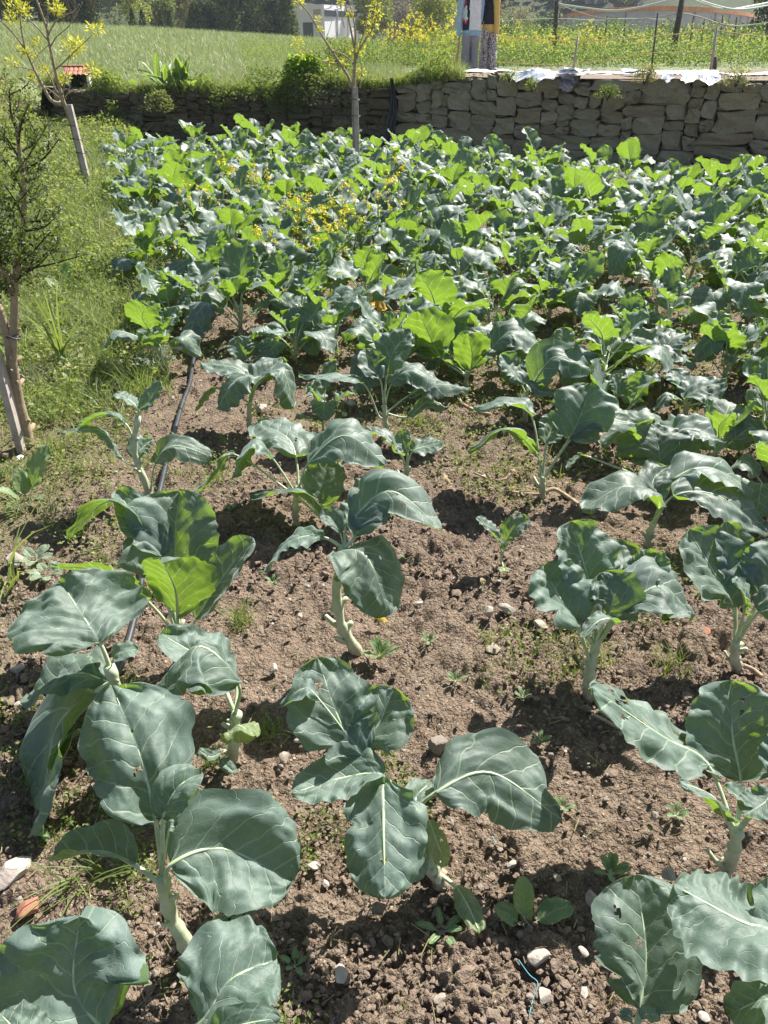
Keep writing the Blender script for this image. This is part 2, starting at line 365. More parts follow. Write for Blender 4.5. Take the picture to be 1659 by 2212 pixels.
# ------------------------------------------------------------------ ground
def build_ground():
    NR, NC = 900, 570
    ys = np.concatenate([np.geomspace(.28, 17.6, NR)])
    u = np.linspace(-1, 1, NC)
    Y, U = np.meshgrid(ys, u, indexing='ij'); X = U*(Y*.74+.45)
    vg = verge(X, Y)
    Z = low_z(X, Y)
    amp = (1-vg*.75)*np.clip(1.2-Y/14, .35, 1)
    wx = X+.02*fbm(X*9, Y*9, 21, 2)+.009*fbm(X*55, Y*55, 23, 3); wy = Y+.02*fbm(X*9, Y*9, 31, 2)+.009*fbm(X*55, Y*55, 33, 3)
    patch = np.clip(.85+.8*fbm(X*1.7, Y*1.7, 77, 3), .40, 1.3)      # crusted smooth places against cloddy ones
    bil = lambda f, sd, o=3: np.abs(fbm(wx*f, wy*f, sd, o))
    Z = Z+amp*(.024*fbm(X*6, Y*6, 41, 3)+patch*(.62*clods(wx, wy, .085, 5, .4)+.60*clods(wx, wy, .034, 9, .7)+.55*clods(wx, wy, .016, 15, .85)+.034*bil(13, 51)+.026*bil(32, 53)+.013*bil(75, 57, 2)))-.022
    V = np.stack([X, Y, Z], -1).reshape(-1, 3)
    i = np.arange(NR-1)[:, None]*NC+np.arange(NC-1)[None, :]; i = i.ravel()
    F = np.stack([i, i+1, i+NC+1, i+NC], 1)
    # keep only what lies in front of the walls (the terrace takes over behind)
    wy_ = wall_y(X).ravel(); keep = (V[:, 1] < wy_+.25) | (V[:, 0] < -6.6)
    F = F[keep[F].all(1)]
    me = mesh_np('ground', V, F, [M['soil']])
    a = me.attributes.new('verge', 'FLOAT', 'POINT'); a.data.foreach_set('value', vg.ravel().astype(np.float32))
    obj('ground', me, kind='structure')
    # the same land carried on round and beyond, in a coarse sheet
    g = np.concatenate([-np.geomspace(360, 6, 30), np.linspace(-5, 5, 20), np.geomspace(6, 360, 30)])
    X, Y = np.meshgrid(g, g+5, indexing='ij'); Z = np.full_like(X, -.16)
    V = np.stack([X, Y, Z], -1).reshape(-1, 3); n = len(g); i = (np.arange(n-1)[:, None]*n+np.arange(n-1)[None, :]).ravel()
    me = mesh_np('ground_beyond', V, np.stack([i, i+n, i+n+1, i+1], 1), [M['soil']])
    a = me.attributes.new('verge', 'FLOAT', 'POINT'); a.data.foreach_set('value', np.ones(len(V), np.float32))
    obj('ground_beyond', me, kind='structure')
    # upper field / terrace
    xs = np.concatenate([np.linspace(-75, -12, 50), np.linspace(-11.5, 14, 140), np.linspace(15, 75, 40)])
    ts = np.concatenate([np.linspace(0, 8, 50), np.geomspace(8.4, 62, 60)])
    X, Tt = np.meshgrid(xs, ts, indexing='ij')
    Y = np.maximum(wall_y(np.clip(X, -7.5, 12)), 9)+.07+Tt; Z = terrace_z(X, Y)
    lo = (X < -6.6); Z = np.where(lo & (Y < 17.8), np.minimum(Z, low_z(X, Y)-.0), Z)
    # join the ramp on the left softly
    V = np.stack([X, Y, Z], -1).reshape(-1, 3); n = len(ts); i = (np.arange(len(xs)-1)[:, None]*n+np.arange(n-1)[None, :]).ravel()
    t = NT('field_ground'); v = t.coord('Object'); a1 = t.noise(.35, 5, .6, v); a2 = t.noise(7, 5, .7, v)
    c = t.ramp(a1.outputs[0], [(.35, (.12, .15, .055)), (.65, (.20, .23, .10))]); c = t.mix(t.ramp(a2.outputs[0], [(.4, (0, 0, 0)), (.7, (1, 1, 1))]), c, (.25, .29, .17))
    # bare earth on the terrace right of the corner
    sp = t.add('ShaderNodeSeparateXYZ'); t.link(v, sp.inputs[0]); f = t.math('MULTIPLY', t.math('GREATER_THAN', sp.outputs[0], 1.2), t.math('LESS_THAN', sp.outputs[1], 21.))
    c = t.mix(f, c, t.ramp(a2.outputs[0], [(.3, (.12, .085, .06)), (.7, (.24, .18, .13))]))
    t.link(c, t.b.inputs['Base Color']); t.b.inputs['Roughness'].default_value = .95; t.bump(a2.outputs[0], .8, .08)
    obj('upper_field', mesh_np('upper_field', V, np.stack([i, i+n, i+n+1, i+1], 1), [t.m]), kind='structure')
build_ground()

# ico lumps
def ico(sub=0):
    import bmesh
    bm = bmesh.new(); bmesh.ops.create_icosphere(bm, subdivisions=sub+1, radius=1)
    V = np.array([v.co[:] for v in bm.verts]); F = np.array([[v.index for v in f.verts] for f in bm.faces]); bm.free(); return V, F
def scatter_lumps(name, pts, rad, mats, sub=0, sink=.35, seed=1, flat=.7, kind='stuff', mi=None):
    V0, F0 = ico(sub); r = np.random.RandomState(seed); n = len(pts); k = len(V0)
    jit = 1+.28*r.randn(n, k)[:, :, None].clip(-1.6, 1.6)*(1 if sub == 0 else .45)
    if sub: # lumpy
        d = r.randn(n, 3, 3); d /= np.linalg.norm(d, axis=2)[:, :, None]
        pr = np.einsum('kj,nij->nki', V0, d); jit = jit*(1-.75*np.clip(pr-.55, 0, 1).sum(2, keepdims=True))*(1+.10*r.randn(n, k, 1))
    a = r.rand(n)*2*pi; ca, sa = np.cos(a), np.sin(a)
    sc_ = np.stack([1+.5*r.rand(n), .7+.5*r.rand(n), np.full(n, flat)*(.7+.6*r.rand(n))], 1)
    V = V0[None]*jit*sc_[:, None]*rad[:, None, None]
    x = V[..., 0]*ca[:, None]-V[..., 1]*sa[:, None]; y = V[..., 0]*sa[:, None]+V[..., 1]*ca[:, None]
    V = np.stack([x, y, V[..., 2]], -1)+pts[:, None]; V[..., 2] += rad[:, None]*(flat-sink)
    F = (F0[None]+np.arange(n)[:, None, None]*k).reshape(-1, 3)
    return obj(name, mesh_np(name, V.reshape(-1, 3), F, mats, None if mi is None else np.repeat(mi, len(F0)), smooth=False), kind=kind)
def bed_points(n, y0, y1, seed, power=1.0, wide=.62, keep_verge=.25):
    r = np.random.RandomState(seed); u = r.rand(n*2)
    y = y0*(y1/y0)**(u**power); x = (r.rand(n*2)*2-1)*(y*wide+.25)
    ok = (r.rand(n*2) > (1-keep_verge)*verge(x, y)) & (y < wall_y(x)-.3)
    x, y = x[ok][:n], y[ok][:n]
    return np.stack([x, y, low_z(x, y)], 1)
def dens_patch(P, seed, thr=-.1):
    k = fbm(P[:, 0]*1.7, P[:, 1]*1.7, 77, 3) > thr+.25*np.random.RandomState(seed).randn(len(P)); return P[k]
P = dens_patch(bed_points(21000, .35, 8, 2, .85), 1); P[:, 2] += .004
r_ = .002+.0055*nr.rand(len(P))**2.4+.0011*P[:, 1]
scatter_lumps('soil_crumbs', P, r_, [M['clod']], 0, .35, 3)
P = dens_patch(bed_points(3000, .4, 9, 5, .9), 2, 0.); P[:, 2] += .006
scatter_lumps('soil_clods', P, .005+.010*nr.rand(len(P))**2.8+.0012*P[:, 1], [M['clod']], 1, .42, 6, .62)
P = bed_points(1100, .4, 9, 8, .9); P[:, 2] += .008
scatter_lumps('gravel', P, .0022+.006*nr.rand(len(P))**3+.0008*P[:, 1], [M['pebble'], M['stone_pale']], 0, .2, 9, .7, mi=(nr.rand(len(P)) > .8).astype(int))

# individual stones and sherds seen on the bed  (px, py, width px, material, label)
STONES = [
 (948, 1608, 44, 'pebble', 'rounded brown stone partly hidden behind the arching kale leaf', 1.9),
 (1285, 1938, 40, 'pebble', 'flat grey-brown stone near the lone dock seedling', .8),
 (1168, 2062, 46, 'stone_pale', 'pale pinkish stone lying at the bottom centre-right of the bed', .8),
 (735, 2100, 40, 'stone_pale', 'whitish stone with blue tint at the bottom centre of the bed', .6),
 (1104, 1862, 22, 'stone_pale', 'small grey-white pebble left of the dock seedling', 1.2),
 (1262, 2050, 22, 'stone_pale', 'small white pebble right of the pale pinkish stone', .8),
 (1178, 2142, 34, 'stone_pale', 'wedge-shaped whitish stone beside the blue twine', .5),
 (1096, 1316, 40, 'stone_pale', 'long pale stone left of the bushy kale plant', .7),
 (1058, 1320, 30, 'stone_pale', 'upright pale stone next to the long pale stone', 1.2),
 (1168, 1350, 32, 'pebble', 'round grey stone below the long pale stone', .8),
 (1066, 1400, 42, 'pebble', 'slanting grey slab lying in the kale shadows', .5),
 (906, 1298, 20, 'stone_pale', 'small white pebble in the open middle of the bare soil', .9),
 (592, 1438, 26, 'stone_pale', 'pale pebble between the draped leaf and the centre plant', 1.0),
 (648, 1590, 30, 'stone_pale', 'white stone between two grass tufts left of the centre plant', .6),
 (612, 1627, 32, 'pebble', 'ochre brown stone just below the white one', .8),
 (676, 1862, 26, 'stone_pale', 'white pebble to the right of the torn-stem kale leaf', .9),
 (702, 1903, 18, 'stone_pale', 'smaller white pebble below its twin in the lower middle', .9),
 (560, 1838, 0, 'pebble', '', 1), 
 (1522, 1362, 30, 'tile', 'pink broken tile chip at the foot of the right edge plant', .7),
 (55, 1955, 56, 'tile', 'orange broken roof tile piece at the lower left edge', .45),
 (30, 1205, 48, 'stone_pale', 'large pinkish stone among weeds at the left edge', .8),
 (20, 1880, 80, 'stone_pale', 'big tan stone half buried at the left edge', .5),
 (1125, 1540, 0, 'pebble', '', 1),
 (565, 888, 34, 'stone_pale', 'pale stone beside the drooping ruffled kale', .7),
 (758, 876, 28, 'stone_pale', 'grey stone left of the long flat kale leaf', .7),
 (745, 896, 24, 'stone_pale', 'rough stone in front of the grey one', .7),
 (385, 755, 26, 'stone_pale', 'pale stone lying in the weeds beyond the hose', .6),
 (43, 985, 18, 'white', 'scrap of white paper under the left tree', .5),
 (35, 1440, 26, 'stone_pale', 'white stone left of the long hanging leaf', .7),
 (1205, 1890, 24, 'pebble', 'reddish flat stone between shadows right of centre', .6),
 (1450, 1880, 34, 'pebble', 'dark stone next to the stout stalk', .7),
 (1527, 2188, 22, 'stone_pale', 'small stone next to the bottom right leaf', .7),
 (950, 2150, 26, 'pebble', 'angular brown stone chip near the bottom edge', .5),
]
def one_stone(seed, flat):
    V0, F0 = ico(2); r = np.random.RandomState(seed)
    V = V0.copy()
    for k in range(11):                                  # planed faces
        n = r.randn(3); n /= np.linalg.norm(n); d = .50+.28*r.rand(); s = V@n; V = V-np.outer(np.clip(s-d, 0, None), n)*.9
    V *= (1+.06*fbm(V0[:, 0]*2+seed, V0[:, 1]*2+V0[:, 2], seed, 3))[:, None]*np.array([1., .72, .55*flat+.1])
    return V, F0
for k, (px, py, w, m, lab, fl) in enumerate(STONES):
    if not w: continue
    p = at_z(px, py, .02); r = w*np.linalg.norm(p-np.array([0, 0, CAM_H]))/FPX*.56
    V, F = one_stone(40+k, fl)
    me = mesh_np('stone', V*r, F, [M[m]], smooth=False)
    nm = 'tile_sherd' if m == 'tile' else ('paper_scrap' if m == 'white' else 'stone')
    thing(nm, lab, {'tile_sherd': 'tile', 'paper_scrap': 'litter', 'stone': 'stone'}[nm], (p[0], p[1], float(low_z(p[0], p[1]))+.012+r*.12*fl), me=me, rot=(0, 0, k*1.7))

# ------------------------------------------------------------------ dry stone walls
def stone_mesh(seed):
    """squarish wall stone in a unit box, dressed front at -Y, 4x4x3 grid"""
    r = np.random.RandomState(seed); import bmesh
    bm = bmesh.new(); bmesh.ops.create_cube(bm, size=1.0); bmesh.ops.subdivide_edges(bm, edges=bm.edges, cuts=2, use_grid_fill=True)
    V = np.array([v.co[:] for v in bm.verts]); F = np.array([[v.index for v in f.verts] for f in bm.faces]); bm.free()
    # bulge/round off the corners
    a = np.abs(V)*2; c = ((a > .9).sum(1)); V = V*np.where(c == 3, .94-.08*r.rand(), np.where(c == 2, .985, 1.))[:, None]
    V += .050*r.randn(*V.shape)*np.array([1, 1.6, 1]); V[:, 2] += V[:, 0]*.10*r.randn(); V[:, 0] += V[:, 2]*.10*r.randn()
    return mesh_np('wall_stone', V, F, [M['wstone']], smooth=False)
STONE_ME = [stone_mesh(300+i) for i in range(28)]
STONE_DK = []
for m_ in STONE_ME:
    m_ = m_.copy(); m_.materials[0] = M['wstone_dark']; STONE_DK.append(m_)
def build_wall(A, B, label, wmin, wmax, hmin, hmax, seed, z0=-.05, irregular=.3, lib=None):
    r = random.Random(seed); A = np.array(A); B = np.array(B); Ln = np.linalg.norm(B-A); d = (B-A)/Ln; ang = math.atan2(d[1], d[0]); nrm = np.array([d[1], -d[0]])
    t = thing('dry_stone_wall', label, 'stone wall', (A[0], A[1], 0))
    core = MB(); n = 24
    for i in range(n):
        s0 = Ln*(i+.5)/n; p = A+d*s0; top = float(wall_top(p[0]))-.03
        q = p-nrm*.26-A
        core.box((q[0], q[1], top/2-.1), (Ln/n*1.02, .30, top+.2-(i % 2)*.01), ang)
    obj('earth_core', core.mesh('earth_core', [M['dirt_dark']]), t)
    # skyline per 5cm column
    cols = int(Ln/.05); sky_ = np.full(cols, z0)
    cnt = 0
    while cnt < 299:
        top = np.array([float(wall_top((A+d*(k+.5)*.05)[0])) for k in range(cols)]) if cnt == 0 else top
        gap = top-sky_; cand = np.where(gap > .05)[0]
        if not len(cand): break
        k0 = int(cand[np.argmin(sky_[cand]+.0001*cand)]); lvl = sky_[k0]
        k1 = k0
        while k1 < cols and abs(sky_[k1]-lvl) < .035 and gap[k1] > .04: k1 += 1
        room = (k1-k0)*.05
        w = r.uniform(wmin, wmax)*(1.35 if lvl < .3 else 1.0)
        if room < w*1.5: w = room
        w = max(.05, round(w/.05)*.05); kk = max(1, int(round(w/.05)))
        h = r.uniform(hmin, hmax)*(.55+.45*min(1, w/((wmin+wmax)/2)));  h = max(.06, h)
        left = float(min(top[k0:k0+kk]-lvl))
        if left < h*1.4: h = left+r.uniform(-.03, .05)
        if r.random() < irregular: h *= r.uniform(.7, 1.05)
        h = max(h, .045)
        cx = (k0+kk/2)*.05; p = A+d*cx-A; pr = r.uniform(-.035, .05); dep = .24
        o = obj('stone', r.choice(lib or STONE_ME), t, (p[0]+nrm[0]*(pr-.10), p[1]+nrm[1]*(pr-.10), lvl+h/2), (r.uniform(-.05, .05), r.uniform(-.05, .05), ang+r.uniform(-.07, .07)), (max(.04, kk*.05-.012), dep, h-.010))
        sky_[k0:k0+kk] = lvl+h; cnt += 1
    return t
build_wall(WC+np.array([.12, 0]), WR, 'dry stone wall of large squared grey blocks along the right side of the kale patch', .18, .62, .15, .32, 5, irregular=.5)
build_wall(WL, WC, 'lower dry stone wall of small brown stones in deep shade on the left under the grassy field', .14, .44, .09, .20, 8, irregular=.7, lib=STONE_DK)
# ------------------------------------------------------------------ kale leaves
def n1(x, s): return vnoise(x, np.zeros_like(x)+s*1.37, s)*2-1
def kale_leaf(P, W, sidev, nu=34, nv=26, seed=0, fl=15, fr=15, c=0.0, roll=0, tw=0, ruf=.05, lobe=.10, holes=0, pet_r=.0055, mats=('kale', 'rib'), rib_n=6, shape_p=2.6, und=.15):
    """P: petiole start, blade base, mid, tip.  sidev: direction of the +v half.  angles in degrees, c = extra curl at the margin"""
    P = np.array(P, float); r = np.random.RandomState(seed)
    full = spline(P, 60); seg = np.linalg.norm(np.diff(full, axis=0), axis=1); s = np.concatenate([[0], np.cumsum(seg)])
    i1 = int(np.argmin(np.linalg.norm(full-P[1], axis=1))); s1 = s[i1]; Lb = max(s[-1]-s1, 1e-3)
    u = (1-np.cos(np.linspace(0, pi, nu)))/2*.55+np.linspace(0, 1, nu)*.45; u[-1] = .9999
    ss = s1+u*Lb; Cc = np.stack([np.interp(ss, s, full[:, k]) for k in range(3)], 1)
    T = np.gradient(Cc, ss, axis=0); T /= np.linalg.norm(T, axis=1)[:, None]+1e-9
    S = np.array(sidev, float)[None]-T*(T@np.array(sidev, float))[:, None]; S /= np.linalg.norm(S, axis=1)[:, None]+1e-9
    N = np.cross(T, S)
    ro = np.radians(roll+tw*u)[:, None]; S, N = S*np.cos(ro)+N*np.sin(ro), N*np.cos(ro)-S*np.sin(ro)
    v = np.linspace(-1, 1, nv*2+1); ph = r.rand(8)*6.3
    up = u**.82; prof = np.clip(1-np.abs(2*up-1)**shape_p, 0, 1)**.5
    prof = prof*(.62+.38*np.clip(u/.22, 0, 1)**.8)*1.04
    H = np.zeros((nu, len(v)))
    Vtx = np.zeros((nu, len(v), 3)); UV = np.zeros((nu, len(v), 2))
    for sgn, fold, ks in ((1, fl, 3), (-1, fr, 9)):
        lob = 1+lobe*n1(u*4.2+seed*.7, seed % 97+ks)+.05*n1(u*16+seed, seed % 89+ks+1)+.035*n1(u*44, seed % 83+ks+5)
        if r.rand() < .6 and lobe > .06:                                   # a notch between two lobes
            uc = r.uniform(.12, .4); lob -= .45*np.exp(-((u-uc)/.035)**2)*r.rand()
        h = W/2*prof*lob
        m = (v*sgn) >= 0; vv = np.abs(v[m]); o = np.argsort(vv); vv = vv[o]
        a = np.radians(fold*(1-.35*u)[:, None]+(c*(.4+u))[:, None]*vv[None]*1.6)
        dv = np.diff(np.concatenate([[0], vv]))
        xx = np.cumsum(np.cos(a)*dv, 1)*h[:, None]; zz = np.cumsum(np.sin(a)*dv, 1)*h[:, None]
        xp = vv[None]*h[:, None]/Lb; 
        sv = u[:, None]-.95*xp+.7*xp*xp+.05*fbm(u[:, None]*5+0*xp, vv[None]*3+sgn*3.+0*xp, seed % 59, 2); q = np.abs(((sv*6.0+(.5 if sgn > 0 else 0)) % 1)-.5)*2      # 0 at a vein, 1 between
        zz += W*(.026*np.sqrt(q)*np.clip(vv*4, 0, 1)[None]*(1-.5*vv[None]**3))
        zz += W*ruf*(vv[None]**2.4)*np.sin(u[:, None]*(13+4*ph[0])+ph[1]+sgn*1.3+2.2*n1(u*5, ks+seed % 71)[:, None])
        zz += W*und*fbm(u[:, None]*2.2+ph[2]+0*vv[None], vv[None]*sgn*1.4+ph[3], seed % 67, 2)*np.clip(vv*2.2, 0, 1)[None]
        zz += W*.022*fbm(u[:, None]*9+0*vv[None], sgn*vv[None]*7, seed % 61, 2)
        idx = np.where(m)[0][o]
        Vtx[:, idx] = Cc[:, None]+S[:, None]*(sgn*xx[..., None])+N[:, None]*zz[..., None]
        UV[:, idx, 0] = .5+sgn*xp; UV[:, idx, 1] = u[:, None]
    nc = len(v); V = Vtx.reshape(-1, 3); uv = UV.reshape(-1, 2)
    ii = (np.arange(nu-1)[:, None]*nc+np.arange(nc-1)[None]).ravel(); F = np.stack([ii, ii+nc, ii+nc+1, ii+1], 1)
    if holes:
        fc = uv[F].mean(1); keep = np.ones(len(F), bool)
        for _ in range(holes):
            hc = np.array([.5+r.uniform(-.32, .32)*W/Lb, r.uniform(.25, .85)]); rr = r.uniform(.012, .034)
            keep &= np.hypot((fc[:, 0]-hc[0])*(.7+.6*r.rand()), fc[:, 1]-hc[1])+.008*r.randn(len(fc)) > rr
        F = F[keep]
    # petiole + midrib tube
    k = 22 if rib_n > 4 else 10; sq = np.linspace(0, s1+Lb*.9, k); Q = np.stack([np.interp(sq, s, full[:, j]) for j in range(3)], 1)
    qs = np.clip((sq-s1)/Lb, 0, 1); rad = pet_r*np.where(sq < s1, 1-.28*sq/max(s1, 1e-4), .72*(1-qs)**.9+.08)
    Tq = np.gradient(Q, axis=0); Tq /= np.linalg.norm(Tq, axis=1)[:, None]+1e-9
    Sq = np.array(sidev)[None]-Tq*(Tq@np.array(sidev))[:, None]; Sq /= np.linalg.norm(Sq, axis=1)[:, None]+1e-9; Nq = np.cross(Tq, Sq)
    rq = np.radians(roll+tw*qs)[:, None]; Sq, Nq = Sq*np.cos(rq)+Nq*np.sin(rq), Nq*np.cos(rq)-Sq*np.sin(rq)
    Q = Q-Nq*(rad*.55)[:, None]
    an = np.arange(rib_n)/rib_n*2*pi
    RV = Q[:, None]+Sq[:, None]*(np.cos(an)[None, :, None]*rad[:, None, None])+Nq[:, None]*(np.sin(an)[None, :, None]*rad[:, None, None]*.85)
    b = len(V); kk = np.arange(k-1)[:, None]*rib_n; j = np.arange(rib_n)[None]; j2 = (j+1) % rib_n
    RF = np.stack([b+kk+j, b+kk+j2, b+kk+rib_n+j2, b+kk+rib_n+j], -1).reshape(-1, 4)
    V = np.vstack([V, RV.reshape(-1, 3)]); uv = np.vstack([uv, np.zeros((k*rib_n, 2))])
    mi = np.concatenate([np.zeros(len(F), int), np.ones(len(RF), int)])
    return mesh_np('leaf', V, np.vstack([F, RF]), [M[mats[0]], M[mats[1]]], mi, uv)

def stem_mesh(pts, r0, r1, seed=0, n=9, scars=True):
    r = random.Random(seed); Q = spline(pts, 16); mb = MB()
    rad = [(r0+(r1-r0)*i/15)*(1+r.uniform(-.1, .16)) for i in range(16)]; rad[0] *= 1.35
    for i in range(2, 15, 3 if n > 7 else 5):
        rad[i] *= 1.22; rad[i-1] *= .93
    mb.tube([tuple(q+np.array([r.uniform(-1, 1), r.uniform(-1, 1), 0])*r0*.12) for q in Q], rad, n)
    if scars:
        for i in range(5):                                # cut petiole stubs
            k = r.randint(3, 14); q = Vector(Q[k]); a = r.uniform(0, 6.28); dd = Vector((cos(a), sin(a), .7)).normalized()
            ln = r.choice([.012, .018, .045]) if r0 > .012 else .015
            mb.tube([q, q+dd*(rad[k]+ln*.5), q+dd*(rad[k]+ln)+Vector((0, 0, ln*.2))], [rad[k]*.55, rad[k]*.42, rad[k]*.34], 6)
    return mb.mesh('stem', [M['stem']])

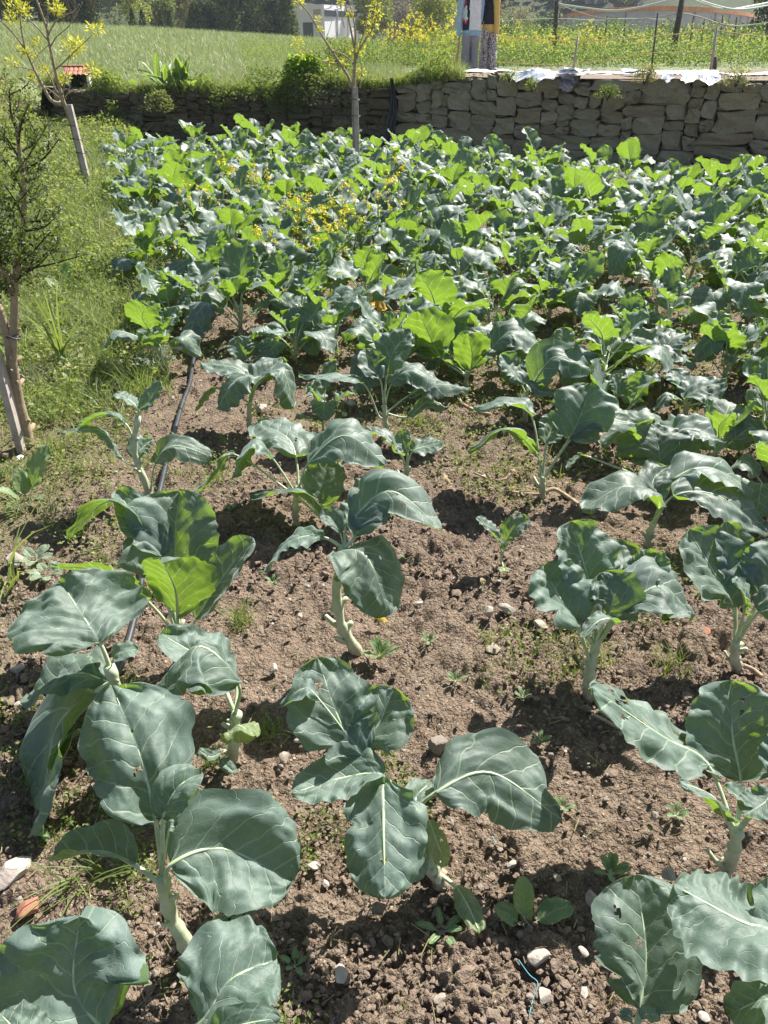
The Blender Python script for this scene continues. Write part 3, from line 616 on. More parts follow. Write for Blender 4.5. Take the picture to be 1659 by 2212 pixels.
# (label, base px, stem points (px,py,forward offset m), leaves (4 points, width px, fold left, fold right, options))
HEROES = [
 ("large kale leaves at the bottom left corner cut off by the frame", (300,2420), [(290,2330,0),(270,2270,0.02)],
  [([(270,2270,.02),(222,2225,.03),(160,2130,.07),(172,1985,.13)],300,14,14,dict(az=100,c=-4)),
   ([(290,2290,.01),(425,2215,.03),(500,2115,.08),(592,2075,.12)],225,14,8,dict(az=50)),
   ([(300,2300,.0),(420,2260,-.02),(520,2215,-.02),(600,2200,-.02)],80,20,5,dict(az=0)),
   ([(280,2290,.0),(120,2290,-.04),(40,2230,-.03),(0,2190,0)],120,20,10,dict(az=170))]),
 ("kale plant with torn white stem below three broad leaves in the lower left", (425,2071), [(392,2018,.0),(368,1975,.01),(356,1930,.02),(352,1895,.03)],
  [([(356,1925,.02),(365,1868,.03),(480,1832,.07),(622,1900,.05)],250,52,-8,dict(az=-8,c=-6,tw=0)),
   ([(354,1912,.02),(292,1868,.04),(215,1838,.08),(116,1858,.08)],105,48,18,dict(az=172,c=12)),
   ([(352,1900,.03),(335,1770,.08),(305,1640,.15),(245,1490,.27)],235,4,10,dict(az=97,c=-16)),
   ([(348,1840,.05),(352,1765,.06),(385,1700,.09),(433,1672,.12)],90,25,10,dict(az=60,h=.4)),
   ([(350,1870,.05),(365,1790,.03),(378,1788,.03),(384,1780,.03)],26,10,10,dict(az=0))]),
 ("kale plant with one long leaf hanging down at the left edge of the patch", (268,1640), [(262,1560,.0),(255,1500,.0),(235,1440,.0)],
  [([(245,1470,.0),(205,1492,.0),(118,1580,.0),(92,1792,-.12)],235,6,2,dict(az=200,c=-10)),
   ([(250,1480,.02),(225,1470,.04),(160,1455,.06),(70,1500,.06)],150,15,10,dict(az=170,c=-6)),
   ([(240,1450,.0),(216,1388,.02),(178,1330,.08),(135,1262,.16)],255,6,-10,dict(az=112,c=-6)),
   ([(238,1450,.0),(245,1420,.0),(265,1408,.0),(297,1402,.01)],45,20,-10,dict(az=10))]),
 ("kale plant with tall upright cupped leaf beside the black hose", (382,1425), [(384,1385,.0),(385,1355,.01)],
  [([(385,1358,.01),(382,1265,.09),(378,1160,.19),(388,1068,.29)],205,16,16,dict(az=90,c=8)),
   ([(383,1370,.0),(318,1296,-.02),(230,1235,-.03),(118,1222,-.02)],75,70,-62,dict(az=178,c=-6)),
   ([(385,1375,-.02),(384,1328,-.04),(378,1270,-.07),(350,1212,-.1)],150,20,20,dict(az=-90,c=5)),
   ([(390,1375,.0),(425,1335,.0),(482,1245,.06),(545,1168,.11)],95,22,22,dict(az=55,c=4)),
   ([(382,1360,.02),(305,1145,.18),(235,1080,.22),(150,1160,.17)],95,40,-30,dict(az=172,c=-6)),
   ([(385,1360,.02),(350,1200,.14),(300,1130,.2),(255,1062,.26)],90,20,20,dict(az=130,c=6))]),
 ("kale plant with a single draped leaf over a small pale leaf", (502,1640), [(505,1590,.0),(512,1540,.0)],
  [([(512,1540,.0),(516,1475,.0),(430,1395,.02),(338,1480,-.04)],185,-6,-26,dict(az=185,c=-26)),
   ([(508,1560,.0),(505,1460,.1),(400,1400,.1),(350,1370,.12)],120,20,0,dict(az=150)),
   ([(503,1600,.0),(500,1600,-.02),(512,1566,-.03),(552,1590,-.07)],75,-20,-20,dict(az=-60,c=-15,pale=1)),
   ([(503,1620,.0),(480,1625,.0),(455,1635,-.01),(430,1620,.0)],24,10,10,dict(az=190)),
   ([(503,1625,.0),(480,1640,-.03),(500,1665,-.05),(512,1668,-.07)],26,10,10,dict(az=-70))]),
 ("kale plant on a bare curved white stalk in the middle of the bare soil", (785,1412), [(752,1378,.0),(732,1330,.0),(727,1270,.01),(735,1215,.02),(742,1180,.03)],
  [([(735,1215,.02),(722,1195,.0),(790,1200,-.04),(838,1322,-.14)],165,-2,-4,dict(az=-50,c=-22)),
   ([(742,1182,.03),(700,1160,.04),(630,1168,.03),(570,1238,-.02)],100,12,-14,dict(az=185,c=-8)),
   ([(742,1180,.03),(752,1135,.06),(842,1060,.1),(948,1138,.04)],110,38,-20,dict(az=12,c=-14)),
   ([(742,1185,.02),(765,1160,.03),(800,1100,.1),(850,1030,.2)],115,20,14,dict(az=60,c=-3)),
   ([(742,1180,.03),(735,1150,.04),(725,1130,.06),(700,1100,.09)],50,25,25,dict(az=110))]),
 ("kale plant with translucent spreading leaves left of the centre of the patch", (640,1132), [(638,1105,.0),(640,1080,.01),(645,1050,.02)],
  [([(642,1068,.01),(590,990,.04),(545,955,.05),(503,1030,-.01)],110,14,-26,dict(az=180,c=-16)),
   ([(645,1050,.02),(640,990,.1),(620,945,.2),(560,915,.3)],120,10,0,dict(az=110,c=-10)),
   ([(645,1050,.02),(665,1000,.03),(745,940,.07),(828,1000,.05)],95,26,-40,dict(az=6,c=-12)),
   ([(642,1075,.0),(700,1125,-.06),(640,1065,-.02),(545,1070,.0)],110,38,-30,dict(az=175,c=-4)),
   ([(642,1065,.0),(690,1085,.0),(700,1040,.04),(712,990,.1)],85,25,15,dict(az=90)),
   ([(640,1070,.0),(505,980,.08),(460,1030,.05),(395,1080,.02)],80,24,-20,dict(az=190,c=-10))]),
 ("large kale plant in the centre foreground with one arching leaf reaching right", (962,1905), [(930,1870,.0),(900,1810,.02),(865,1740,.05)],
  [([(865,1740,.05),(785,1632,.1),(735,1560,.14),(688,1428,.24)],185,8,20,dict(az=115,c=-2)),
   ([(865,1740,.05),(790,1625,.11),(820,1560,.15),(850,1490,.2)],150,16,14,dict(az=70,c=-6)),
   ([(865,1740,.05),(690,1510,.16),(650,1490,.17),(606,1520,.16)],75,20,-14,dict(az=180)),
   ([(865,1745,.05),(832,1675,.05),(740,1680,.06),(636,1712,.02)],120,18,8,dict(az=190,c=-3)),
   ([(868,1745,.04),(832,1692,.04),(828,1765,-.03),(832,1928,-.16)],178,-4,-4,dict(az=-90,c=-26)),
   ([(880,1770,.03),(938,1712,.04),(1060,1668,.09),(1205,1765,.02)],175,40,-34,dict(az=-4,c=-18)),
   ([(880,1770,.03),(895,1760,.02),(900,1720,.06),(930,1690,.1)],60,25,20,dict(az=60)),
   ([(885,1780,.03),(890,1800,.0),(900,1850,-.03),(905,1900,-.06)],60,0,0,dict(az=-80,c=-20)),
   ([(945,1880,.0),(925,1775,.04),(940,1810,.01),(962,1866,-.01)],48,-10,20,dict(az=-60,pale=1)),
   ([(955,1890,.0),(985,1915,.0),(1010,1955,-.03),(1035,2012,-.06)],52,-10,-10,dict(az=-60,pale=1))]),
 ("bushy kale plant with thick pale stalks right of the bare soil", (1275,1505), [(1272,1465,.0),(1278,1425,.01),(1290,1390,.02)],
  [([(1285,1400,.02),(1278,1290,.1),(1262,1220,.15),(1232,1132,.22)],150,20,10,dict(az=105,c=0)),
   ([(1285,1400,.02),(1290,1280,.12),(1330,1235,.18),(1378,1195,.25)],130,12,0,dict(az=60,c=-6)),
   ([(1276,1430,.0),(1248,1345,.02),(1215,1300,.05),(1175,1225,.12)],150,14,22,dict(az=125,c=-4)),
   ([(1276,1430,.0),(1210,1270,.12),(1180,1250,.14),(1146,1275,.12)],70,14,-16,dict(az=170)),
   ([(1285,1400,.02),(1310,1330,.04),(1325,1290,.06),(1300,1240,.1)],110,18,30,dict(az=100,c=-8)),
   ([(1290,1390,.02),(1345,1320,.04),(1425,1265,.08),(1492,1325,.05)],150,20,-12,dict(az=-5,c=-8)),
   ([(1290,1390,.02),(1360,1280,.1),(1400,1230,.16),(1420,1195,.2)],85,30,30,dict(az=80)),
   ([(1280,1410,.0),(1325,1345,-.02),(1295,1340,-.04),(1258,1375,-.07)],60,30,-20,dict(az=190)),
   ([(1270,1480,-.01),(1262,1460,-.02),(1255,1440,-.02),(1250,1425,-.01)],12,10,10,dict(az=180))]),
 ("kale plant with a fan of leaves at the right edge beside a broken tile", (1602,1445), [(1588,1410,.0),(1590,1385,.0)],
  [([(1590,1390,.0),(1585,1310,.04),(1545,1240,.1),(1490,1150,.18)],140,12,14,dict(az=115,c=-2)),
   ([(1590,1390,.0),(1590,1290,.08),(1580,1200,.16),(1570,1130,.22)],90,26,26,dict(az=95)),
   ([(1592,1385,.0),(1645,1290,.05),(1680,1230,.1),(1700,1170,.15)],120,10,10,dict(az=70)),
   ([(1592,1385,.0),(1610,1320,.0),(1605,1280,.0),(1585,1260,.0)],70,20,20,dict(az=160)),
   ([(1592,1385,.0),(1640,1320,-.02),(1690,1310,-.03),(1730,1360,-.05)],90,20,-10,dict(az=0))]),
 ("kale plant with two wide blue-grey leaves spread sideways near the right edge", (1398,1188), [(1402,1155,.0),(1412,1130,.0)],
  [([(1410,1130,.0),(1425,1098,.0),(1355,1050,.04),(1262,1098,-.01)],150,10,-12,dict(az=182,c=-10)),
   ([(1412,1130,.0),(1455,1070,.02),(1550,1070,.02),(1650,1148,-.03)],95,20,-22,dict(az=-5,c=-12)),
   ([(1412,1130,.0),(1450,1040,.1),(1530,1010,.14),(1620,1055,.12)],90,16,-14,dict(az=0,c=-8)),
   ([(1412,1130,.0),(1425,1080,.04),(1410,1040,.1),(1440,1010,.16)],70,25,25,dict(az=80))]),
 ("kale plant topped by one broad flat leaf behind the wide blue-grey pair", (1432,1085), [(1430,1060,.0),(1428,1040,.0)],
  [([(1428,1045,.0),(1425,1005,.02),(1422,965,.06),(1410,915,.14)],150,-6,-6,dict(az=92,c=-6)),
   ([(1428,1045,.0),(1380,950,.08),(1340,930,.08),(1300,960,.05)],70,20,-20,dict(az=180)),
   ([(1428,1045,.0),(1460,940,.1),(1510,930,.1),(1560,960,.06)],80,20,-20,dict(az=0)),
   ([(1428,1045,.0),(1270,985,.06),(1250,985,.06),(1225,1010,.04)],40,20,-20,dict(az=180))]),
 ("kale plant with splayed stalks and a long translucent leaf to the left", (1173,1078), [(1172,1050,.0),(1172,1030,.0)],
  [([(1172,1040,.0),(1160,980,.02),(1090,925,.04),(1014,972,.02)],75,40,-44,dict(az=180,c=-4)),
   ([(1172,1035,.0),(1180,960,.06),(1190,930,.1),(1200,900,.14)],60,25,25,dict(az=90)),
   ([(1172,1035,.0),(1228,950,.04),(1255,895,.08),(1275,835,.16)],120,18,14,dict(az=70,c=-2)),
   ([(1172,1035,.0),(1235,945,.04),(1290,905,.05),(1372,915,.05)],75,16,-20,dict(az=0,c=-6)),
   ([(1172,1035,.0),(1150,900,.14),(1100,870,.2),(1030,890,.2)],95,14,-14,dict(az=165,c=-10))]),
 ("smallest kale seedling with two raised leaves alone on the bare soil", (1085,1228), [(1083,1205,.0),(1085,1190,.0)],
  [([(1085,1200,.0),(1078,1172,.0),(1060,1150,.01),(1030,1120,.02)],44,30,10,dict(az=160)),
   ([(1085,1200,.0),(1094,1168,.0),(1112,1140,.01),(1142,1122,.02)],44,40,-10,dict(az=20)),
   ([(1085,1215,.0),(1088,1225,-.02),(1090,1232,-.03),(1092,1236,-.05)],24,10,10,dict(az=-90,pale=1)),
   ([(1085,1195,.0),(1085,1185,.0),(1088,1178,.0),(1092,1168,.01)],16,30,30,dict(az=90))]),
 ("kale plant with stout branching stalk and holed leaf at the lower right edge", (1565,1885), [(1580,1850,.0),(1590,1815,.0),(1595,1790,.01)],
  [([(1592,1800,.01),(1530,1650,.12),(1430,1590,.14),(1288,1492,.16)],175,12,-22,dict(az=150,c=-10,holes=3)),
   ([(1592,1800,.01),(1600,1690,.1),(1582,1580,.18),(1580,1478,.26)],190,10,12,dict(az=90,c=4)),
   ([(1590,1810,.0),(1572,1770,.0),(1540,1720,.0),(1472,1690,.02)],75,30,-50,dict(az=175,c=-8)),
   ([(1598,1790,.01),(1640,1740,.02),(1610,1730,.02),(1565,1700,.04)],55,20,10,dict(az=170)),
   ([(1598,1790,.01),(1660,1720,.02),(1650,1735,.0),(1610,1760,-.02)],80,20,-10,dict(az=190)),
   ([(1598,1790,.01),(1680,1690,.04),(1720,1640,.08),(1760,1600,.12)],120,10,10,dict(az=50))]),
 ("single round kale leaf standing at the bottom right of the frame", (1372,2330), [(1372,2280,.0),(1370,2250,.01)],
  [([(1370,2250,.01),(1382,2180,.05),(1396,2060,.12),(1374,1898,.22)],232,8,8,dict(az=90,c=-6)),
   ([(1370,2240,.01),(1365,2205,.02),(1360,2195,.02),(1338,2188,.03)],26,10,10,dict(az=170)),
   ([(1370,2240,.01),(1385,2200,.02),(1400,2190,.03),(1425,2195,.03)],34,10,10,dict(az=0))]),
 ("kale plant with a large leaf leaning in from the bottom right corner", (1790,2330), [(1780,2260,.0),(1765,2200,.0)],
  [([(1765,2200,.0),(1680,2025,.06),(1600,1990,.08),(1462,1915,.14)],260,10,-16,dict(az=165,c=-10)),
   ([(1765,2200,.0),(1720,2170,.0),(1650,2160,.0),(1580,2190,.0)],150,10,-16,dict(az=180,c=-10)),
   ([(1765,2200,.0),(1700,2100,.05),(1680,1980,.1),(1660,1900,.15)],120,10,10,dict(az=110))]),
 ("kale plant with four pale leaves standing left of the black hose", (326,1080), [(312,1040,.0),(298,1005,.0),(290,965,.01),(298,900,.02)],
  [([(300,1010,.0),(262,990,.0),(215,930,.03),(140,935,.04)],62,20,-24,dict(az=175,c=-10)),
   ([(290,950,.01),(272,915,.03),(225,895,.06),(176,918,.06)],50,20,-30,dict(az=175)),
   ([(296,900,.02),(300,885,.02),(280,865,.03),(252,850,.05)],50,20,-20,dict(az=160)),
   ([(296,900,.02),(305,885,.02),(325,865,.03),(345,825,.06)],48,20,10,dict(az=40)),
   ([(324,1060,.0),(335,1000,-.01),(375,962,.0),(455,985,.0)],55,26,-40,dict(az=0,c=-8)),
   ([(326,1060,.0),(300,990,.02),(310,965,.05),(330,950,.08)],50,20,20,dict(az=70))]),
 ("kale plant with drooping ruffled leaves right of the black hose", (540,935), [(538,895,.0),(540,868,.01)],
  [([(540,870,.01),(555,820,.02),(510,820,-.02),(470,880,-.08)],110,-4,-10,dict(az=205,c=-18)),
   ([(540,870,.01),(560,825,.02),(610,800,.03),(632,878,-.04)],80,-4,-10,dict(az=-20,c=-18)),
   ([(540,870,.01),(540,830,.04),(510,795,.1),(440,785,.14)],80,10,-10,dict(az=150,c=-10)),
   ([(540,870,.01),(505,850,.03),(460,840,.04),(425,885,.01)],50,16,-30,dict(az=180)),
   ([(540,870,.01),(550,830,.05),(580,800,.12),(610,775,.18)],70,16,16,dict(az=60))]),
 ("kale plant with a long flat leaf to the left and gnawed leaves to the right", (835,948), [(832,905,.0),(830,875,.01)],
  [([(820,900,.01),(786,828,.02),(725,812,.0),(650,815,-.02)],72,4,-24,dict(az=182,c=-10)),
   ([(830,878,.01),(845,830,.02),(890,800,.04),(960,835,.02)],75,10,-24,dict(az=0,c=-8)),
   ([(830,878,.01),(822,820,.04),(800,790,.08),(790,755,.12)],60,20,20,dict(az=110)),
   ([(835,890,.01),(880,855,.0),(940,830,.0),(1012,840,-.03)],75,-4,-20,dict(az=-5,c=-12)),
   ([(830,878,.01),(835,810,.08),(850,760,.12),(885,715,.18)],70,16,16,dict(az=70)),
   ([(830,890,.01),(880,900,.0),(920,870,.0),(960,880,.0)],40,10,-20,dict(az=0))]),
 ("low kale plant with two crinkled leaves just left of the soil clearing", (880,1046), [(878,1020,.0),(878,1005,.0)],
  [([(878,1005,.0),(862,975,.01),(830,940,.04),(785,930,.06)],52,20,-10,dict(az=150)),
   ([(878,1005,.0),(890,975,.01),(915,965,.02),(955,955,.03)],52,20,-16,dict(az=10)),
   ([(878,1010,.0),(880,980,.02),(870,950,.06),(880,930,.08)],36,26,26,dict(az=90)),
   ([(876,1020,.0),(870,985,-.02),(850,975,-.03),(845,955,-.03)],30,26,26,dict(az=180))]),
 ("kale plant with two tall backlit leaves and long bent stalk in mid bed", (1008,838), [(1008,815,.0),(1010,800,.0)],
  [([(1006,812,.0),(955,775,-.02),(928,725,-.06),(905,672,-.10)],100,16,16,dict(az=-90,c=2)),
   ([(1008,818,.0),(1016,800,-.02),(1020,765,-.05),(1012,720,-.09)],75,18,10,dict(az=-90,c=2)),
   ([(1010,805,.0),(1062,752,.0),(1110,715,.02),(1175,752,.0)],72,16,-24,dict(az=0,c=-8)),
   ([(1008,812,.0),(985,790,.0),(950,775,.03),(905,800,.0)],60,10,-20,dict(az=180,c=-12)),
   ([(1008,812,.0),(1020,790,.06),(1040,760,.12),(1060,735,.18)],70,20,16,dict(az=70))]),
 ("kale plant with thin pale stalk and cupped dark leaf behind the splayed one", (1135,905), [(1136,870,.0),(1136,850,.01)],
  [([(1136,850,.01),(1128,832,.03),(1110,805,.07),(1082,768,.12)],66,18,18,dict(az=130)),
   ([(1136,850,.01),(1150,830,.0),(1200,770,.0),(1272,800,-.02)],80,36,-34,dict(az=0,c=-6)),
   ([(1136,850,.01),(1140,825,-.02),(1165,845,-.06),(1200,850,-.08)],42,10,-10,dict(az=-30,c=-10)),
   ([(1136,850,.01),(1145,820,.06),(1165,790,.12),(1180,770,.16)],66,14,14,dict(az=70)),
   ([(1136,872,.0),(1145,862,.0),(1158,856,.0),(1172,862,.0)],18,10,10,dict(az=0,pale=1))]),
 ("kale plant standing on the right hose with a broad blue-grey leaf", (1482,905), [(1482,885,.0),(1482,870,.0)],
  [([(1482,872,.0),(1478,862,.01),(1515,838,.03),(1566,826,.03)],72,16,-26,dict(az=5,c=-8)),
   ([(1482,872,.0),(1465,860,.01),(1440,855,.01),(1415,885,-.02)],50,10,-26,dict(az=180,c=-10)),
   ([(1482,872,.0),(1478,850,.06),(1470,825,.12),(1450,800,.18)],60,14,14,dict(az=110)),
   ([(1482,876,.0),(1520,870,-.04),(1560,880,-.06),(1600,905,-.08)],50,20,-20,dict(az=-10,c=-8))]),
 ("kale plant with a long translucent leaf stretched left over the right hose", (1408,838), [(1406,815,.0),(1405,800,.0)],
  [([(1405,800,.0),(1420,778,-.01),(1370,765,.0),(1305,812,-.03)],50,46,-36,dict(az=180,c=-4)),
   ([(1405,800,.0),(1420,780,.02),(1455,760,.04),(1500,792,.0)],60,10,-24,dict(az=0,c=-10)),
   ([(1405,800,.0),(1400,770,.06),(1390,740,.12),(1370,715,.18)],66,14,14,dict(az=110)),
   ([(1405,802,.0),(1425,770,.08),(1450,735,.14),(1480,720,.18)],66,14,10,dict(az=50))]),
 ("kale plant with stiff raised leaves left of the black hose bend", (540,808), [(542,785,.0)],
  [([(542,785,.0),(535,775,.0),(522,755,.01),(512,728,.03)],52,16,16,dict(az=110)),
   ([(542,785,.0),(550,775,.0),(568,765,.0),(586,770,.0)],40,16,-10,dict(az=0,pale=1)),
   ([(542,785,.0),(545,770,.01),(550,755,.03),(560,742,.05)],30,20,20,dict(az=80))]),
]

hero_bases = []
for hi, (lab, b, st, lvs) in enumerate(HEROES):
    B = at_z(b[0], b[1], 0.0); B[2] = float(low_z(B[0], B[1])); hero_bases.append((B[0], B[1]))
    plant = thing('kale_plant', lab, 'kale plant', tuple(B), 'kale plants growing in the patch')
    def pt(q):
        p = at_y(q[0], q[1], B[1]+q[2])
        if p[2] < .03: p = at_z(q[0], q[1], .03)
        return p-B
    sp = [np.array([0, 0, -.03])]+[pt(q) for q in st]
    big = B[1] < 2.0
    small = 'seedling' in lab
    rs = .004 if small else (.0140 if big else .012)
    obj('stem', stem_mesh(sp, rs*1.15, rs*.85, hi, scars=not small), plant)
    for li, (pts, w, fl, fr, o) in enumerate(lvs):
        Q = [pt(q) for q in pts]; w = w*(1.0 if B[1] < 2 else 1.07); fl += 5; fr += 5; Q[3] = Q[3]+(Q[3]-Q[2])*.06; Dm = np.linalg.norm(Q[2]+B-np.array([0, 0, CAM_H]))
        wm = w/FPX*Dm*cos(math.atan(abs(pts[2][1]-PH/2)/FPX)); az = R(o['az'])
        sv = np.array([-sin(az), cos(az), 0.])
        Lb = np.linalg.norm(Q[3]-Q[1]); sm = Lb < .09
        pale = o.get('pale'); hol = o.get('holes', 0)+(1 if (hi*7+li*3) % 4 == 1 and not sm else 0)
        near = B[1] < 2.0
        me = kale_leaf(Q, wm, sv, 30 if sm else (46 if near else 32), 10 if sm else (23 if near else 15), hi*31+li*7+3, fl, fr, o.get('c', -3), tw=o.get('tw', 0), holes=hol*(2 if near else 1),
                       pet_r=.0028 if sm or small else (.0062 if near else .0055), mats=('kale_pale' if pale else ('kale_near' if near else 'kale'), 'rib'), ruf=.042, und=.21, lobe=.14 if not sm else .05)
        lf = obj('leaf', me, plant)
        if pale: lf['label'] = 'small pale yellow-green leaf'

# ------------------------------------------------------------------ leaf library for the rest of the patch
def lib(nu, nv, count, seed, rn):
    out = {'droop': [], 'flat': [], 'up': [], 'small': []}; r = random.Random(seed)
    for i in range(count):
        j = lambda a=.02: r.uniform(-a, a)
        f = dict(nu=nu, nv=nv, rib_n=rn)
        Y = np.array([0, 1, 0.])
        out['droop'].append(kale_leaf([(0, 0, 0), (.09+j(), j(), .10+j()), (.22+j(), j(), .17+j(.03)), (.33+j(.04), j(.04), .03+j(.06))], r.uniform(.20, .27), Y, seed=seed+i*13, fl=r.uniform(-8, 16), fr=r.uniform(-8, 16), c=r.uniform(-20, -8), tw=r.uniform(-20, 20), ruf=.075, lobe=.11, **f))
        out['flat'].append(kale_leaf([(0, 0, 0), (.09+j(), j(), .11+j()), (.19+j(), j(), .19+j(.03)), (.32+j(.03), j(.03), .19+j(.05))], r.uniform(.20, .26), Y, seed=seed+i*13+4, fl=r.uniform(0, 28), fr=r.uniform(0, 28), c=r.uniform(-12, 2), tw=r.uniform(-25, 25), ruf=.08, lobe=.11, **f))
        out['up'].append(kale_leaf([(0, 0, 0), (.05+j(), j(), .12+j()), (.12+j(), j(), .20+j()), (.19+j(.04), j(.04), .29+j(.04))], r.uniform(.18, .23), Y, seed=seed+i*13+8, fl=r.uniform(8, 28), fr=r.uniform(8, 28), c=r.uniform(-8, 6), tw=r.uniform(-20, 20), ruf=.075, lobe=.11, **f))
        out['small'].append(kale_leaf([(0, 0, 0), (.03, 0, .07), (.06, j(), .12), (.10, j(), .18+j())], r.uniform(.09, .12), Y, seed=seed+i*13+11, fl=25, fr=25, c=0, ruf=.09, lobe=.14, **f))
    return out
LIB_MID = lib(26, 12, 8, 1000, 6)
LIB_FAR = lib(15, 7, 7, 5000, 4)
STEMS = [stem_mesh([(0, 0, -.03), (r1*.3, r2*.3, .07), (r1, r2, .15), (r1*1.2, r2*1.2, .20)], .013, .010, 60+i, 7) for i, (r1, r2) in enumerate([(.01, .0), (-.03, .01), (.03, -.02), (.0, .035), (-.01, -.03)])]
YL = {}
def yellow_copy(me):
    if me.name not in YL:
        m2 = me.copy(); m2.materials[0] = M['kale_yellow']; YL[me.name] = m2
    return YL[me.name]
kr = random.Random(99)
def make_kale(x, y, label, L, size=1.0, nleaf=9, yellow=False):
    z = float(low_z(x, y)); p = thing('kale_plant', label, 'kale plant', (x, y, z), 'kale plants growing in the patch')
    hz = size*kr.uniform(.85, 1.25); obj('stem', kr.choice(STEMS), p, rot=(0, 0, kr.uniform(0, 6.28)), scale=(size, size, hz))
    a = kr.uniform(0, 6.28); lean = kr.uniform(0, .1)
    for i in range(nleaf):
        f = i/(nleaf-1); a += 2.399+kr.uniform(-.35, .35)
        if f < .36: ty = kr.choice(['droop', 'droop', 'flat'])
        elif f < .72: ty = kr.choice(['droop', 'droop', 'flat', 'up', 'up'])
        elif f < .88: ty = 'up'
        else: ty = 'small'
        me = kr.choice(L[ty]); s = size*kr.uniform(.8, 1.15)*(.9 if f < .3 else 1.)
        ye = yellow and i == 0
        o = obj('leaf', yellow_copy(me) if ye else me, p, (cos(a)*.008, sin(a)*.008, hz*(.055+.13*f)), (kr.uniform(-.12, .12), kr.uniform(-.14, .14)+(.35 if ye else 0), a), (s, s*kr.choice([-1, 1])*kr.uniform(.85, 1.1), s*kr.uniform(.88, 1.1)))
        if ye: o['label'] = 'withered yellow leaf'
    return p
MIDS = [ (520, 728, 1.0, 'kale plant behind the stunted yellowish one'), (372, 718, .8, 'kale plant leaning over the far end of the left hose'),
 (332, 610, 1.05, 'kale plant at the left edge of the bed by a thick bunch of stalks'), (455, 650, 1.0, 'kale plant near the left edge with leaves over the weeds'), (575, 620, 1.0, 'kale plant left of the yellow withered leaf'),
 (690, 672, 1.1, 'big kale plant hanging wide leaves beside the yellow leaf'), (790, 690, .9, 'kale plant with a withered orange-yellow leaf on the soil'), (728, 775, .8, 'kale plant with four stiff leaves behind the long flat leaf'),
 (868, 720, .9, 'kale plant right behind the gnawed leaves'),  (945, 775, 1.0, 'kale plant with round backlit leaf left of the translucent tall one'),
 (1060, 720, .95, 'kale plant between the two clearings in mid bed'), (1118, 655, 1.0, 'kale plant behind the mid clearing'), (1180, 700, .9, 'kale plant with a low rosette in mid bed'), (1240, 694, .9, 'kale plant with one broad sunlit leaf beyond the right hose'),
  (1180, 850, .8, 'kale plant with small yellow fleck on its leaf'), (1300, 838, 1.0, 'kale plant behind the large upright dark leaf'), 
  (1435, 735, 1.0, 'kale plant right of centre before the dense rows'), (1370, 640, 1.05, 'kale plant with a fan of stalks right of centre'), (1560, 700, 1.0, 'kale plant near the right edge ahead of the tall leaf'),
 (1490, 600, 1.0, 'kale plant right of the fan of stalks'), (1618, 640, 1.1, 'tall kale plant at the right edge with backlit leaf'), (1640, 960, .9, 'leggy kale plant at the right edge above the hose'), (1655, 1100, .8, 'small kale plant with dried leaves at the right edge'),
 (1240, 600, 1.0, 'kale plant in the right middle with nodding leaves'), (990, 640, 1.0, 'kale plant in the centre with one huge backlit leaf'), (880, 625, 1.0, 'kale plant below the yellow flowers on the right'), (1620, 820, .95, 'kale plant with a long leaf at the right edge'),
 (1330, 950, .8, 'small kale plant left of the broad flat leaf'), (1080, 800, .85, 'kale plant with crinkled leaves behind the thin pale stalk'), (1560, 830, .9, 'kale plant close to the right edge behind the hose'), (600, 705, .9, 'kale plant behind the ruffled one beside the hose'), (440, 700, .8, 'kale plant above the far end of the left hose'), (640, 790, .75, 'small kale plant with drooping leaves left of the stiff-leaved one'), (1530, 1010, .75, 'kale plant in shadow behind the wide blue-grey pair'),
 (700, 935, .6, 'low kale plant hiding behind the translucent spreading one')]
spots = list(hero_bases)
for k, (px, py, s, lab) in enumerate(MIDS):
    q = at_z(px, py, 0); spots.append((q[0], q[1])); make_kale(q[0], q[1], lab, LIB_MID, s*1.0, 6 if s < .7 else kr.randint(7, 9), yellow=('withered' in lab or 'fleck' in lab))
cand = []
rows = 0
y = 3.9
while y < 15.2:
    xl = float(np.interp(y, [3.9, 4.5, 6, 7, 9, 13, 16], [-1.2, -1.35, -1.8, -2.1, -2.85, -4.1, -4.6])); xr = y*.56+.9
    x = xl+kr.uniform(0, .3)
    while x < xr:
        yy = y+kr.uniform(-.14, .14)
        if yy < float(np.interp(x, [-5, -3.9, -1.5, 0, 1.45, 2.8, 4.5, 7], [12.4, 13.3, 14.0, 13.4, 11.9, 10.7, 9.7, 8.6])): cand.append((x+kr.uniform(-.1, .1), yy))
        x += .43+.006*y
    y += .37+.011*y
vis = []
for (x, y) in cand:
    if min((x-a)**2+(y-b)**2 for a, b in spots) > .33**2:
        spots.append((x, y)); vis.append((x, y))
print('far kale', len(vis))
keepn = 296-len(HEROES)-len(MIDS)
if len(vis) > keepn:
    vis = [v for v in vis if abs(v[0]) < v[1]*.52+.25][:keepn+40]
def band(x, y):
    """which part of the dense rows a plant stands in, said by what is near it"""
    px = PW/2+FPX*x/(y*cos(TILT)+CAM_H*sin(TILT))
    if y > 10.2: a = 'in the far rows'
    elif y > 7.2: a = 'in the middle of the dense rows'
    else: a = 'at the near edge of the dense rows'
    if px < 330: b = 'by the leaning stake' if y > 7.2 else 'on the grassy left side'
    elif px < 560: b = 'left of the yellow stalks' if y < 11 else 'below the small-stone wall'
    elif px < 870: b = 'among the yellow-flowering stalks' if y < 9.5 else 'around the centre young tree'
    elif px < 1090: b = 'under the black drape' if y > 9 else 'right of the yellow stalks'
    elif px < 1380: b = 'under the folded white plastic' if y > 9 else 'right of the centre'
    else: b = 'at the right edge' if px > 1560 else 'towards the right edge'
    return 'kale plant %s %s' % (a, b)
